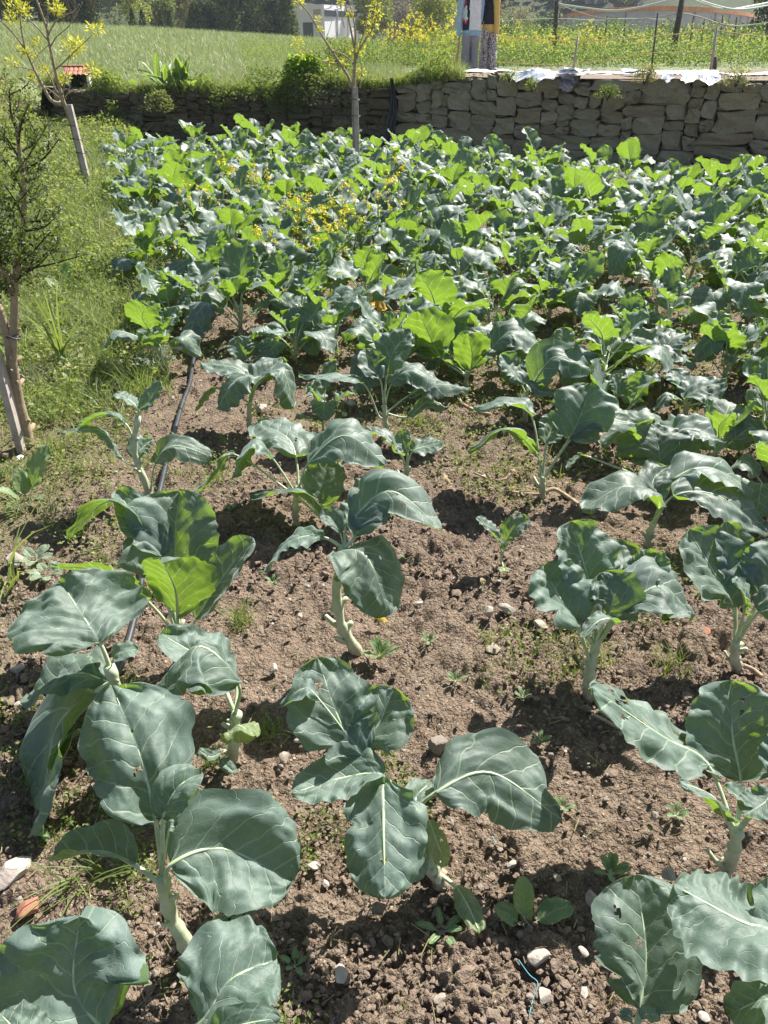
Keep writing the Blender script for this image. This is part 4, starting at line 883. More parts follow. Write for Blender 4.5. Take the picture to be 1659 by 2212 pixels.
ORD = ('first second third fourth fifth sixth seventh eighth ninth tenth eleventh twelfth thirteenth fourteenth fifteenth sixteenth seventeenth eighteenth nineteenth twentieth '+' '.join('twenty-'+w for w in 'first second third fourth fifth sixth seventh eighth ninth'.split())+' thirtieth').split()
edge_row = sorted([v for v in vis[:keepn] if v[1] < 7.2], key=lambda v: v[0]/(v[1]*cos(TILT)+CAM_H*sin(TILT)))
for k, (x, y) in enumerate(vis[:keepn]):
    make_kale(x, y, ('%s from the left of the kale plants along the near edge of the dense rows' % ORD[edge_row.index((x, y))]) if (x, y) in edge_row and edge_row.index((x, y)) < len(ORD) else band(x, y), LIB_MID if y < 6 else LIB_FAR, kr.uniform(.78, 1.0) if y < 7 else kr.uniform(.78, 1.12), kr.randint(7, 10), yellow=(k % 31 == 5))
# ------------------------------------------------------------------ small vegetation builders
def blades_mesh(name, P, h, w, mats, seed=0, lean=.5, mi=None, az=None, segs=2):
    r = np.random.RandomState(seed); n = len(P); h = np.broadcast_to(h, n)*(.6+.8*r.rand(n)); w = np.broadcast_to(w, n)
    a = r.rand(n)*2*pi if az is None else az; ln = lean*(.2+r.rand(n))
    d = np.stack([np.cos(a), np.sin(a), 0*a], 1); f = r.rand(n)*2*pi; sd_ = np.stack([np.cos(f), np.sin(f), 0*f], 1)
    rows = []
    for t in np.linspace(0, 1, segs+1):
        c = P+d*(ln*h*t**1.8)[:, None]; c = c.copy(); c[:, 2] += h*t*(1-.28*ln*t)
        ww = (w*(1-t)**.6+w*.05)[:, None]*.5; rows.append(c-sd_*ww); rows.append(c+sd_*ww)
    V = np.stack(rows, 1); k = 2*(segs+1)
    F = np.concatenate([np.arange(n)[:, None]*k+np.array([2*s, 2*s+1, 2*s+3, 2*s+2])[None] for s in range(segs)])
    return mesh_np(name, V.reshape(-1, 3), F, mats, None if mi is None else np.tile(mi, segs), smooth=True)
def leaf_cloud(name, P, size, mats, seed=0, up=.6, mi=None, aspect=.6):
    """one small pointed leaf (a folded quad) at each point"""
    r = np.random.RandomState(seed); n = len(P); s = np.broadcast_to(size, n)*(.6+.8*r.rand(n))
    nrm = r.randn(n, 3); nrm /= np.linalg.norm(nrm, axis=1)[:, None]; nrm[:, 2] = np.abs(nrm[:, 2])+up; nrm /= np.linalg.norm(nrm, axis=1)[:, None]
    a = r.randn(n, 3); a -= nrm*(a*nrm).sum(1)[:, None]; a /= np.linalg.norm(a, axis=1)[:, None]; b = np.cross(nrm, a)
    s = s[:, None]; q = P
    V = np.stack([q, q+a*s*.5+b*s*aspect*.5+nrm*s*.12, q+a*s, q+a*s*.5-b*s*aspect*.5+nrm*s*.12], 1)
    F = np.arange(n)[:, None]*4+np.arange(4)[None]
    return mesh_np(name, V.reshape(-1, 3), F, mats, mi, smooth=False)
def stuff(name, me, **k): return obj(name, me, kind='stuff', **k)

# left verge: dense low weeds, height growing away from the camera
def verge_pts(n, seed, y0=2.2, y1=17.5, pw=.9):
    r = np.random.RandomState(seed); y = y0*(y1/y0)**(r.rand(n)**pw); x = -(r.rand(n)*(y*.62+.5-.0))
    v = verge(x, y); d = np.clip((y-2.3)/2.4, .16, 1)*np.clip(.55+1.2*fbm(x*2.5, y*2.5, 55, 3), .1, 1)
    ok = (r.rand(n) < v*d) & ((y < wall_y(x)-.1) | (x < -6.5)); x, y = x[ok], y[ok]
    return np.stack([x, y, low_z(x, y)], 1)
P = verge_pts(260000, 3); hh = np.interp(P[:, 1], [2, 4, 6, 9, 17], [.02, .05, .16, .24, .32])*(.5+1.0*np.clip(.5+fbm(P[:, 0]*1.4, P[:, 1]*1.4, 66, 3), 0, 1.2))
P[:, 2] += .004+hh*nr.rand(len(P))**.7
k_ = fbm(P[:, 0]*5, P[:, 1]*5, 91, 3)+np.interp(P[:, 1], [2, 4, 6], [-.05, .12, .4]) > 0; P = P[k_]
stuff('verge_weeds', leaf_cloud('verge_weeds', P, np.interp(P[:, 1], [2, 6, 17], [.012, .028, .06]), [M['verge'], M['weed']], 4, .5, mi=(nr.rand(len(P)) > .6).astype(int), aspect=.7))
print('verge', len(P))
P = verge_pts(60000, 13); 
stuff('verge_grass', blades_mesh('verge_grass', P, np.interp(P[:, 1], [2, 4, 7, 17], [.05, .09, .22, .36]), np.interp(P[:, 1], [2, 17], [.0032, .014]), [M['grass'], M['drygrass']], 5, .8, mi=(nr.rand(len(P)) > .72).astype(int)))
cc = verge_pts(5200, 23, 2.6, 15); rc = np.random.RandomState(8); Pc = np.repeat(cc, 22, 0); sp_ = np.interp(Pc[:, 1], [2, 15], [.015, .05]); Pc[:, 0] += rc.randn(len(Pc))*sp_; Pc[:, 1] += rc.randn(len(Pc))*sp_
stuff('verge_clumps', blades_mesh('verge_clumps', Pc, np.repeat(np.interp(cc[:, 1], [2, 4, 7, 15], [.07, .13, .24, .34])*(.5+rc.rand(len(cc))), 22), np.interp(Pc[:, 1], [2, 15], [.004, .014]), [M['grass'], M['fieldgrass']], 15, 1.0, mi=np.repeat((rc.rand(len(cc)) > .6).astype(int), 22)))
cc = verge_pts(2600, 29, 2.4, 14); Pc = np.repeat(cc, 9, 0); Pc[:, :2] += rc.randn(len(Pc), 2)*.03; Pc[:, 2] += .02+.12*rc.rand(len(Pc))*np.clip(Pc[:, 1]/6, .2, 1)
stuff('verge_broad_leaves', leaf_cloud('verge_broad_leaves', Pc, np.interp(Pc[:, 1], [2, 6, 14], [.022, .05, .08]), [M['weed'], M['verge']], 17, .5, mi=rc.randint(0, 2, len(Pc)), aspect=.65))
print('clumps', len(cc))
# bed weeds: sparse seedlings and grass wisps between the kale, thicker further away
def bed_weed(n, seed, thr):
    P = bed_points(n, .5, 13.5, seed, .8, keep_verge=1.); k = fbm(P[:, 0]*2.3, P[:, 1]*2.3, 88, 4)+np.interp(P[:, 1], [0, 2.2, 3.2, 5, 9], [-.32, -.14, .18, .38, .5]) > thr
    return P[k]
cl = bed_weed(7500, 31, .12); r_ = np.random.RandomState(4)
C1 = np.repeat(cl, 9, 0); rad = np.interp(C1[:, 1], [0, 3, 13], [.012, .03, .07]); C1 = C1+np.stack([r_.randn(len(C1))*rad, r_.randn(len(C1))*rad, np.abs(r_.randn(len(C1)))*rad*.9+.004], 1)
stuff('bed_weeds', leaf_cloud('bed_weeds', C1, np.interp(C1[:, 1], [0, 3, 13], [.009, .018, .045]), [M['weed'], M['verge']], 6, .5, mi=(r_.rand(len(C1)) > .5).astype(int)))
cl = bed_weed(6000, 33, .18); C1 = np.repeat(cl, 5, 0); C1[:, :2] += r_.randn(len(C1), 2)*.012
stuff('bed_grass', blades_mesh('bed_grass', C1, np.interp(C1[:, 1], [0, 3, 13], [.03, .06, .14]), np.interp(C1[:, 1], [0, 13], [.0016, .008]), [M['grass']], 7, .9))
# straw bits
P = bed_points(900, .5, 6, 71); P[:, 2] += .012
def sticks(P, ln, rr, seed):
    r = np.random.RandomState(seed); n = len(P); a = r.rand(n)*6.28; d = np.stack([np.cos(a), np.sin(a), .25*r.randn(n)], 1)*(ln*(.3+r.rand(n)))[:, None]; s = np.stack([-np.sin(a), np.cos(a), 0*a], 1)*rr; u = np.array([0, 0, rr*1.6])
    V = np.stack([P-s, P+s, P+u, P+d-s, P+d+s, P+d+u], 1); F = np.concatenate([np.arange(n)[:, None]*6+np.array(q)[None] for q in ([0, 3, 4, 1], [1, 4, 5, 2], [2, 5, 3, 0])]); return V.reshape(-1, 3), F
V, F = sticks(P, .04, .0011, 3); stuff('straw_bits', mesh_np('straw_bits', V, F, [M['drygrass']], smooth=False))

# ------------------------------------------------------------------ individual weeds and tufts
def ground_at(px, py):
    p = at_z(px, py, 0); p[2] = float(low_z(p[0], p[1])); return p
def tuft(px, py, h, n, spread, label, w=.003, mat='grass', lean=.9, name='grass_tuft', cat='grass tuft'):
    p = ground_at(px, py); r = np.random.RandomState(int(px)); P0 = np.stack([r.randn(n)*spread, r.randn(n)*spread, np.full(n, -.005)], 1)
    me = blades_mesh('blades', P0, h, w, [M[mat]], int(px+py), lean, segs=4); thing(name, label, cat, tuple(p), me=me)
for a in [(520, 1345, .075, 90, .022, 'fine bright grass tuft right of the tall cupped kale'), (588, 1585, .065, 90, .018, 'fine grass tuft left of the centre foreground kale'),
          (905, 918, .07, 60, .02, 'thin grass tuft below the gnawed kale leaves'), (1290, 1430, .10, 50, .03, 'dark grass tuft at the foot of the bushy kale'), (1450, 1450, .08, 60, .03, 'grass wisps between the two right hand kale plants'),
          (300, 860, .22, 90, .06, 'tall grass clump left of the black hose', .006), (255, 760, .2, 60, .06, 'grass clump behind the hose clump', .006), (680, 760, .10, 50, .02, 'small grass tuft near the stunted kale'),
          (455, 1645, .06, 40, .012, 'tiny grass tuft beside the draped kale leaf'), (205, 1560, .07, 60, .03, 'grass wisps beneath the long hanging leaf'), (60, 1690, .08, 60, .03, 'grass wisps at the left edge below the big leaf'),
          (270, 1500, .10, 70, .03, 'grass wisps around the hose in the shade'), (865, 2200, .07, 12, .008, 'yellowish grass seedhead sprig at the bottom edge'), (430, 560, .2, 60, .06, 'grass clump at the left edge of the dense rows', .007),
          (1210, 1290, .08, 40, .02, 'grass seedling cluster left of the bushy kale')]: tuft(*a)
tuft(138, 792, .42, 16, .012, 'tall broad-bladed iris-like clump in the left verge', .016, 'grass', .55, 'blade_clump', 'plant')
tuft(168, 1905, .11, 26, .018, 'curved onion-like green shoots beside the orange tile piece', .0048, 'grass', 1.5, 'onion_clump', 'plant')
tuft(215, 1868, .07, 10, .008, 'smaller onion-like shoots in the shade of the kale leaf', .0045, 'grass', 1.3, 'onion_clump', 'plant')
tuft(20, 1260, .30, 12, .02, 'arched strappy leaves at the left edge', .012, 'grass', 1.6, 'strap_leaf_plant', 'plant')
def broadleaf(px, py, leaves, label, mat='weedleaf', size=1.0, name='dock_seedling', cat='weed'):
    p = ground_at(px, py); t = thing(name, label, cat, tuple(p))
    for k, (az, el, L, w) in enumerate(leaves):
        a = R(az); e = R(el); d = np.array([cos(a)*cos(e), sin(a)*cos(e), sin(e)]); up_ = np.array([0, 0, 1.])
        Q = [np.zeros(3), d*L*.25, d*L*.6+up_*L*.04, d*L-up_*L*.12*(1-el/90)]
        me = kale_leaf(Q, w, (-sin(a), cos(a), 0), 22, 9, int(px+k*5), 14, 14, -4, ruf=.04, lobe=.05, pet_r=.0022, mats=(mat, 'rib'), rib_n=4)
        obj('leaf', me, t)
M['weedleaf'] = kale_mat('weed_broad_leaf', (.11, .20, .06), (.16, .25, .08), (.17, .25, .09), (.30, .40, .18), (.34, .50, .05), .33, .35)
M['greyweed'] = kale_mat('grey_weed_leaf', (.17, .23, .13), (.22, .28, .17), (.20, .26, .15), (.32, .38, .22), (.30, .42, .08), .3, .3)
broadleaf(1135, 2003, [(100, 62, .115, .045), (20, 14, .115, .05), (160, 30, .08, .045), (70, 50, .05, .02)], 'lone dock seedling with one upright and one sideways leaf')
broadleaf(955, 2012, [(30, 25, .055, .016), (100, 30, .05, .014), (170, 20, .06, .016), (230, 25, .05, .014), (300, 20, .055, .018), (350, 35, .05, .014)], 'small rosette weed left of the dock seedling', name='rosette_weed')
broadleaf(500, 1975, [(10, 20, .06, .04), (80, 30, .05, .02), (150, 20, .05, .02), (220, 25, .05, .022), (280, 25, .05, .025), (330, 40, .04, .02)], 'leafy weed right of the torn white kale stem', name='rosette_weed')
broadleaf(820, 1420, [(k*47, 35+9*(k % 4), .06+.006*(k % 3), .016) for k in range(14)], 'bushy little weed at the foot of the curved white stalk', name='bushy_weed')
broadleaf(1320, 1885, [(k*63, 30+12*(k % 3), .05, .016) for k in range(9)], 'small weed between shadows left of the stout stalk', name='bushy_weed')
broadleaf(60, 1085, [(60, 55, .26, .11), (120, 60, .16, .06), (200, 45, .14, .05), (350, 30, .10, .04)], 'broad pale green dock plant at the left edge', name='dock_plant')
broadleaf(140, 640, [(80, 60, .28, .11), (150, 40, .22, .08), (20, 45, .22, .08), (240, 30, .18, .08)], 'bright broad-leaved dock in the left verge', name='dock_plant')
broadleaf(182, 655, [(0, 35, .14, .09), (100, 50, .14, .09), (220, 30, .12, .08)], 'round-leaved sunlit weed beside the bright dock', name='dock_plant')
broadleaf(75, 1210, [(k*70, 28, .08, .035) for k in range(7)], 'downy grey-green weed by the pinkish stone', mat='greyweed', name='rosette_weed')
broadleaf(100, 1240, [(k*55+20, 24, .07, .03) for k in range(8)], 'second downy weed in front of the first', mat='greyweed', name='rosette_weed')
broadleaf(330, 800, [(10, 30, .16, .06), (60, 40, .16, .07), (140, 30, .14, .06), (220, 30, .14, .05), (300, 30, .12, .05)], 'low brassica seedling just left of the hose', mat='kale', name='brassica_seedling', cat='seedling')
for k, (px, py, lab) in enumerate([(1165, 1600, 'tiny leafy weed beside the white stick'), (925, 1385, 'tiny upright weed in the open bare soil'), (880, 1210, 'tiny weed above the open bare soil'), (985, 1470, 'tiny weed in the shadow right of the centre plant'),
                                   (500, 1105, 'small weed between the hose plant and the centre'), (1130, 1505, 'tiny weed left of the foot of the bushy kale'), (590, 1260, 'tiny two-leaved weed on the soil'), (1460, 1760, 'light green weed beside the stout stalk'), (1380, 1960, 'tiny weed above the round standing leaf'), (636, 2085, 'tiny cross-shaped weed near the blueish stone'), (1215, 1745, 'tiny green weed in the right clearing')]):
    broadleaf(px, py, [(k*50+j*72, 32+7*(j % 3), .034+.004*(j % 2), .012) for j in range(6)], lab, name='small_weed')
# small pieces lying on the soil: dried stalks, yellow leaves, twine
def lay(name, label, cat, pts, rad, mat, n=6):
    P = [ground_at(*q[:2])+np.array([0, 0, q[2] if len(q) > 2 else .012]) for q in pts]; B = P[0].copy(); Q = spline([p-B for p in P], 26)
    mb = MB().tube([tuple(q) for q in Q], rad, n); thing(name, label, cat, tuple(B), me=mb.mesh(name, [M[mat]]))
lay('dry_stalk', 'white dry stick lying right of the long clearing', 'stick', [(1280, 1550), (1310, 1567), (1345, 1588)], .0045, 'bark_pale')
lay('dry_stalk', 'bent pale stalk lying left of the splayed kale', 'stick', [(1025, 1023), (1055, 1035), (1088, 1040, .02), (1110, 1022, .03)], .0045, 'bark_pale')
lay('kale_root', 'pale root snaking from the splayed kale base to the right', 'root', [(1172, 1072, .02), (1195, 1068, .03), (1225, 1078, .015), (1250, 1096)], .0085, 'bark_pale')
lay('kale_root', 'pale root running left from the splayed kale base', 'root', [(1172, 1076, .02), (1140, 1070), (1105, 1065)], .006, 'bark_pale')
lay('kale_root', 'exposed root at the foot of the fan-leaved right kale', 'root', [(1602, 1446, .02), (1625, 1450), (1645, 1465)], .007, 'bark_pale')
lay('kale_root', 'crooked bare root behind the centre clearing', 'root', [(985, 860, .06), (995, 880, .02), (1030, 895), (1060, 900)], .009, 'bark_pale')
lay('dry_stalk', 'fallen grey-brown stalk under the centre foreground kale', 'stick', [(900, 1860, .05), (935, 1880, .02), (962, 1897, .01)], .010, 'bark_pale')
M['twine_blue'] = simple('blue_twine', (.12, .38, .50), .6, .1, 50, .1, .001); M['orange_twine'] = simple('orange_twine', (.80, .33, .15), .7, .15, 50, .1, .001)
lay('blue_twine', 'frayed light blue twine on the soil at the bottom', 'twine', [(1118, 2085, .02), (1142, 2112, .012), (1160, 2135, .02), (1150, 2165, .012), (1142, 2200, .015)], .0009, 'twine_blue', 4)
lay('blue_twine', 'short light blue twine end near the centre shadow', 'twine', [(1062, 1812, .015), (1072, 1830, .012)], .0008, 'twine_blue', 4)
def fallen(px, py, az, L, w, label, mat='kale_yellow', z=.02, el=8):
    p = ground_at(px, py); a = R(az); d = np.array([cos(a), sin(a), 0]); up_ = np.array([0, 0, 1.])
    me = kale_leaf([np.zeros(3)+up_*z, d*L*.3+up_*(z+.02), d*L*.6+up_*(z+.03), d*L+up_*.012], w, (-sin(a), cos(a), 0), 20, 10, int(px), 20, -10, -30, ruf=.12, lobe=.15, mats=(mat, 'rib'), rib_n=4, pet_r=.003)
    thing('fallen_leaf', label, 'leaf', tuple(p), me=me)
fallen(790, 662, -50, .20, .15, 'withered orange-yellow kale leaf lying in mid bed', z=.10)
fallen(785, 1352, 10, .08, .035, 'orange withered leaf by the curved white stalk')
M['drybrown'] = kale_mat('dry_brown_leaf', (.36, .24, .11), (.46, .33, .17), (.40, .28, .14), (.5, .4, .25), (.5, .3, .08), .2, .2)
fallen(1095, 1040, 40, .07, .03, 'curled brown dry leaf left of the splayed kale', 'drybrown'); fallen(1510, 745, 60, .10, .05, 'curled tan dry leaf at the right clearing', 'drybrown')
fallen(940, 1050, 0, .07, .04, 'pale dry leaf right of the low crinkled kale', 'drybrown'); fallen(1275, 935, -80, .12, .06, 'brownish hanging dead leaf by the right kale', 'drybrown')
fallen(1625, 1000, -80, .16, .05, 'yellow-brown dead leaf at the right edge', 'drybrown'); fallen(1060, 560, 20, .1, .06, 'yellowed leaf low in the dense rows', z=.08)
fallen(1040, 1290, 80, .05, .02, 'small tan dry leaf standing above the white stones', 'drybrown')

# ------------------------------------------------------------------ irrigation hoses
def hose(label, pts, r):
    P = [at_z(px, py, 0) for px, py in pts]; P = [np.array([p[0], p[1], float(low_z(p[0], p[1]))+r+.012]) for p in P]
    B = P[0].copy(); Q = spline([p-B for p in P], 60); mb = MB().tube([tuple(q) for q in Q], r, 10); thing('irrigation_hose', label, 'hose', tuple(B), me=mb.mesh('hose', [M['black_hose']]))
hose('black irrigation hose running down the left side of the patch', [(446, 725), (432, 750), (420, 790), (412, 840), (395, 890), (378, 950), (362, 1010), (350, 1060), (340, 1100), (318, 1200), (298, 1320), (278, 1400), (262, 1450), (215, 1520), (185, 1580)], .0105)
hose('black irrigation hose crossing the right side of the patch', [(1180, 700), (1240, 745), (1300, 785), (1390, 808), (1450, 840), (1530, 880), (1600, 905), (1660, 925), (1760, 965)], .010)

# ------------------------------------------------------------------ yellow flowering stalks in the patch
def flower_stalk_meshes(seed, h=.8):
    r = np.random.RandomState(seed); mb = MB(); fp = []; lp = []
    base = np.zeros(3); top = np.array([.1*r.randn(), .1*r.randn(), h]); mb.tube([(0, 0, 0), tuple(top*.5+[.02, .01, 0]), tuple(top)], [.006, .004, .0018], 5)
    for k in range(r.randint(4, 7)):
        t = .35+.6*r.rand(); a = r.rand()*6.28; s = top*t; e = s+np.array([cos(a)*.10, sin(a)*.10, .10+.12*r.rand()])
        mb.tube([tuple(s), tuple((s+e)/2+[cos(a)*.02, sin(a)*.02, -.01]), tuple(e)], [.0026, .002, .0012], 4); fp.append(e)
        lp.append(s*.8)
    fp.append(top); P = []
    for e in fp:
        n = r.randint(10, 17); P.append(e+r.randn(n, 3)*np.array([.012, .012, .020])+np.array([0, 0, -.012]))
    P = np.vstack(P); st = mb.mesh('stem', [M['weed']])
    fl = leaf_cloud('flowers', P, .024, [M['yflower']], seed, .2, aspect=.9)
    L = np.vstack([np.array(lp), top*.3, top*.15])[None]+0; L = L.reshape(-1, 3)
    lf = leaf_cloud('leaves', np.repeat(L, 2, 0), .085, [M['weed']], seed+1, .3, aspect=.28)
    return st, fl, lf
FST = [flower_stalk_meshes(700+i, .62+.07*(i % 4)) for i in range(6)]
def place_stalk(x, y, z, label, group, s=1.0):
    st, fl, lf = kr.choice(FST); t = thing('flowering_stalk', label, 'flower', (x, y, z), group, rot=(kr.uniform(-.08, .08), kr.uniform(-.08, .08), kr.uniform(0, 6.28)), scale=(s, s, s*kr.uniform(.85, 1.1)))
    obj('stem', st, t); obj('flowers', fl, t, kind='stuff'); obj('leaves', lf, t, kind='stuff')
for px, py in [(560, 640), (585, 630), (600, 625), (612, 640), (640, 625), (655, 640), (668, 610), (685, 640), (700, 600), (712, 640), (722, 610), (735, 600), (750, 560), (765, 600), (790, 590), (805, 570), (825, 570), (840, 540), (855, 560), (640, 560), (660, 555), (430, 540), (445, 520), (420, 530), (480, 520), (500, 470), (555, 480), (520, 500), (600, 470), (615, 460), (580, 500), (700, 560), (680, 580)]:
    p = at_z(px+kr.uniform(-6, 6), py+kr.uniform(-6, 6), 0)
    if kr.random() < .3: continue
    place_stalk(p[0], p[1], 0, 'yellow-flowering brassica stalk rising among the dense kale left of centre', 'yellow flowering stalks in the kale', .78)
for px, py in [(215, 318), (228, 322), (240, 316), (262, 320), (205, 330), (276, 326)]:
    p = at_z(px, py, 0); place_stalk(p[0], p[1], 0, 'yellow-flowering stalk at the far left corner of the kale patch', 'yellow flowering stalks at the far corner', .5)

# ------------------------------------------------------------------ young trees
def branchy(t, specs, Y, mat, B):
    """specs: list of (name, [(px,py,dy)...], r0, r1)"""
    for nm, pts, r0, r1 in specs:
        P = [at_y(q[0], q[1], Y+(q[2] if len(q) > 2 else 0))-B for q in pts]; Q = spline(P, max(6, 5*len(P))); n = len(Q)
        rad = [r0+(r1-r0)*i/(n-1) for i in range(n)]; mb = MB().tube([tuple(q) for q in Q], rad, 8 if r0 > .01 else 5)
        for i in range(2, n-1, 3):                          # buds / short spurs
            a = kr.uniform(0, 6.28); q = Vector(Q[i]); mb.tube([q, q+Vector((cos(a), sin(a), .8))*(rad[i]*1.6+.008)], [rad[i]*.5, rad[i]*.25], 4)
        obj(nm, mb.mesh(nm, [M[mat]]), t)
def tufts(t, B, Y, spec, seed, size=.075):
    r = np.random.RandomState(seed)
    for (px, py, rpx) in spec:
        c = at_y(px, py, Y)-B; rr = rpx/FPX*Y*.93; n = int(8+rpx*4.5)
        d = r.randn(n, 3); d /= np.linalg.norm(d, axis=1)[:, None]; P = c+d*(rr*(.15+.85*r.rand(n)**.6))[:, None]*np.array([1, 1, .75])
        # narrow leaflets drooping outward
        s = size*(.6+.6*r.rand(n))[:, None]; a = d+np.array([0, 0, .25])+.5*r.randn(n, 3); a /= np.linalg.norm(a, axis=1)[:, None]
        b = np.cross(a, r.randn(n, 3)); b /= np.linalg.norm(b, axis=1)[:, None]
        V = np.stack([P, P+a*s*.5+b*s*.15, P+a*s, P+a*s*.5-b*s*.15], 1)
        obj('leaf_cluster', mesh_np('leaf_cluster', V.reshape(-1, 3), np.arange(n)[:, None]*4+np.arange(4)[None], [M['ytuft']], smooth=False), t)
Y1 = float(at_z(192, 420, 0)[1]); B = np.array([*at_z(192, 420, 0)[:2], float(low_z(*at_z(192, 420, 0)[:2]))])
t1 = thing('young_tree', 'bare-branched young tree with yellow-green leaf tufts tied to a leaning stake on the left', 'tree', tuple(B))
branchy(t1, [('trunk', [(192, 424), (170, 330), (150, 255), (136, 216), (121, 160), (110, 112), (105, 85), (101, 62), (90, 30), (76, -8)], .035, .010),
 ('branch', [(140, 226), (112, 218), (92, 185), (74, 150), (56, 108), (48, 75), (44, 45), (42, 20)], .022, .006), ('branch', [(56, 108), (30, 74), (0, 44), (-20, 25)], .012, .006),
 ('branch', [(107, 92), (85, 64), (60, 40), (48, 28)], .011, .004), ('branch', [(104, 78), (112, 60), (128, 38), (158, 26), (172, 8)], .010, .003), ('branch', [(110, 100), (122, 80), (150, 55), (170, 22), (178, 4)], .008, .003),
 ('branch', [(118, 150), (132, 140), (150, 122), (182, 92), (205, 70)], .010, .003), ('branch', [(136, 214), (150, 200), (175, 192), (200, 170)], .010, .003), ('branch', [(78, 155), (60, 148), (30, 143), (0, 133)], .007, .003),
 ('branch', [(134, 212), (118, 190), (108, 165), (80, 120), (60, 80), (45, 52)], .009, .003), ('branch', [(101, 62), (103, 35), (104, -6)], .009, .005), ('branch', [(92, 185), (108, 160), (116, 150)], .007, .003),
 ('branch', [(140, 220), (120, 205), (100, 190), (50, 172)], .006, .002), ('branch', [(134, 214), (142, 170), (148, 130), (150, 115)], .007, .003), ('branch', [(108, 95), (85, 115), (72, 135)], .005, .002)], Y1, 'bark_pale', B)
tufts(t1, B, Y1, [(36, 24, 26), (46, 12, 14), (120, 14, 17), (126, 24, 10), (156, 102, 22), (166, 96, 14), (208, 60, 15), (198, 152, 15), (26, 132, 9), (68, 168, 7), (94, 152, 8), (64, 112, 9), (48, 110, 8), (82, 92, 6), (144, 168, 7), (130, 175, 6), (22, 40, 8)], 5, .058)
def stake(label, top, bot, Y, w, mat='wood', ties=(), th=None):
    a = at_y(top[0], top[1], Y); b = at_y(bot[0], bot[1], Y); b[2] -= .08; d = a-b; L = np.linalg.norm(d); d /= L
    mb = MB(); q = Vector(d).to_track_quat('Z', 'Y'); th = th or w
    for zz, s in ((0, 1.), (L*.5, 1.03), (L, .97)):
        for x, y in ((-1, -1), (1, -1), (1, 1), (-1, 1)): mb.v.append(tuple(q @ Vector((x*w/2*s, y*th/2*s, zz))))
    for i in (0, 4):
        for k in range(4): mb.f.append([i+k, i+(k+1) % 4, i+4+(k+1) % 4, i+4+k]); mb.m.append(0)
    mb.f += [[8, 9, 10, 11], [3, 2, 1, 0]]; mb.m += [0, 0]
    t = thing('wooden_stake', label, 'stake', tuple(b)); obj('post', mb.mesh('post', [M[mat]], smooth=False), t)
    for (px, py, wd) in ties:
        c = at_y(px, py, Y)-b; ring = [(c[0]+cos(k/12*2*pi)*wd, c[1]+sin(k/12*2*pi)*wd*.6, c[2]+.008*sin(k)) for k in range(13)]
        obj('tie', MB().tube(ring, .004, 5).mesh('tie', [M['black_hose']]), t)
    return t
stake('pale leaning wooden stake supporting the left young tree', (150, 226), (201, 432), Y1-.06, .055, ties=[(148, 270, .09), (166, 300, .085), (178, 330, .08), (190, 385, .075)])
# centre young tree
b2 = at_z(771, 392, 0); Y2 = float(b2[1]); B = np.array([b2[0], b2[1], float(low_z(b2[0], b2[1]))])
t2 = thing('young_tree', 'thin young tree with sparse yellow tips standing in the middle of the kale patch', 'tree', tuple(B))
branchy(t2, [('trunk', [(770, 392), (766, 300), (764, 215), (765, 165), (768, 118)], .034, .02), ('branch', [(768, 118), (762, 85), (755, 50), (744, 2)], .016, .007), ('branch', [(766, 112), (768, 70), (762, 35), (752, -5)], .013, .006),
 ('branch', [(768, 122), (785, 92), (805, 62), (816, 20), (820, -5)], .014, .005), ('branch', [(760, 190), (752, 165), (735, 138), (712, 102), (690, 68), (668, 30), (642, 0)], .018, .006), ('branch', [(736, 137), (706, 135), (680, 124), (655, 106), (645, 95)], .008, .003),
 ('branch', [(766, 138), (742, 118), (715, 109), (688, 110), (655, 107)], .008, .003), ('branch', [(770, 130), (778, 95), (790, 55), (797, 0)], .009, .004), ('branch', [(778, 190), (782, 150), (776, 120)], .010, .004), ('branch', [(744, 60), (738, 30), (735, 0)], .006, .003), ('branch', [(690, 68), (676, 44), (682, 30)], .005, .002)], Y2, 'bark_pale', B)
tufts(t2, B, Y2, [(643, 90, 10), (779, 108, 9), (780, 158, 10), (761, 110, 6), (811, 14, 12), (818, 30, 8), (806, 55, 8), (685, 42, 6), (648, 6, 8), (652, 118, 4), (712, 132, 6), (745, 134, 5), (757, 32, 5), (735, 5, 6), (800, 70, 5), (690, 66, 4)], 9, .052)
stake('grey wooden stake tied to the centre young tree', (768, 188), (774, 392), Y2-.05, .055, ties=[(767, 215, .06), (768, 250, .06)])
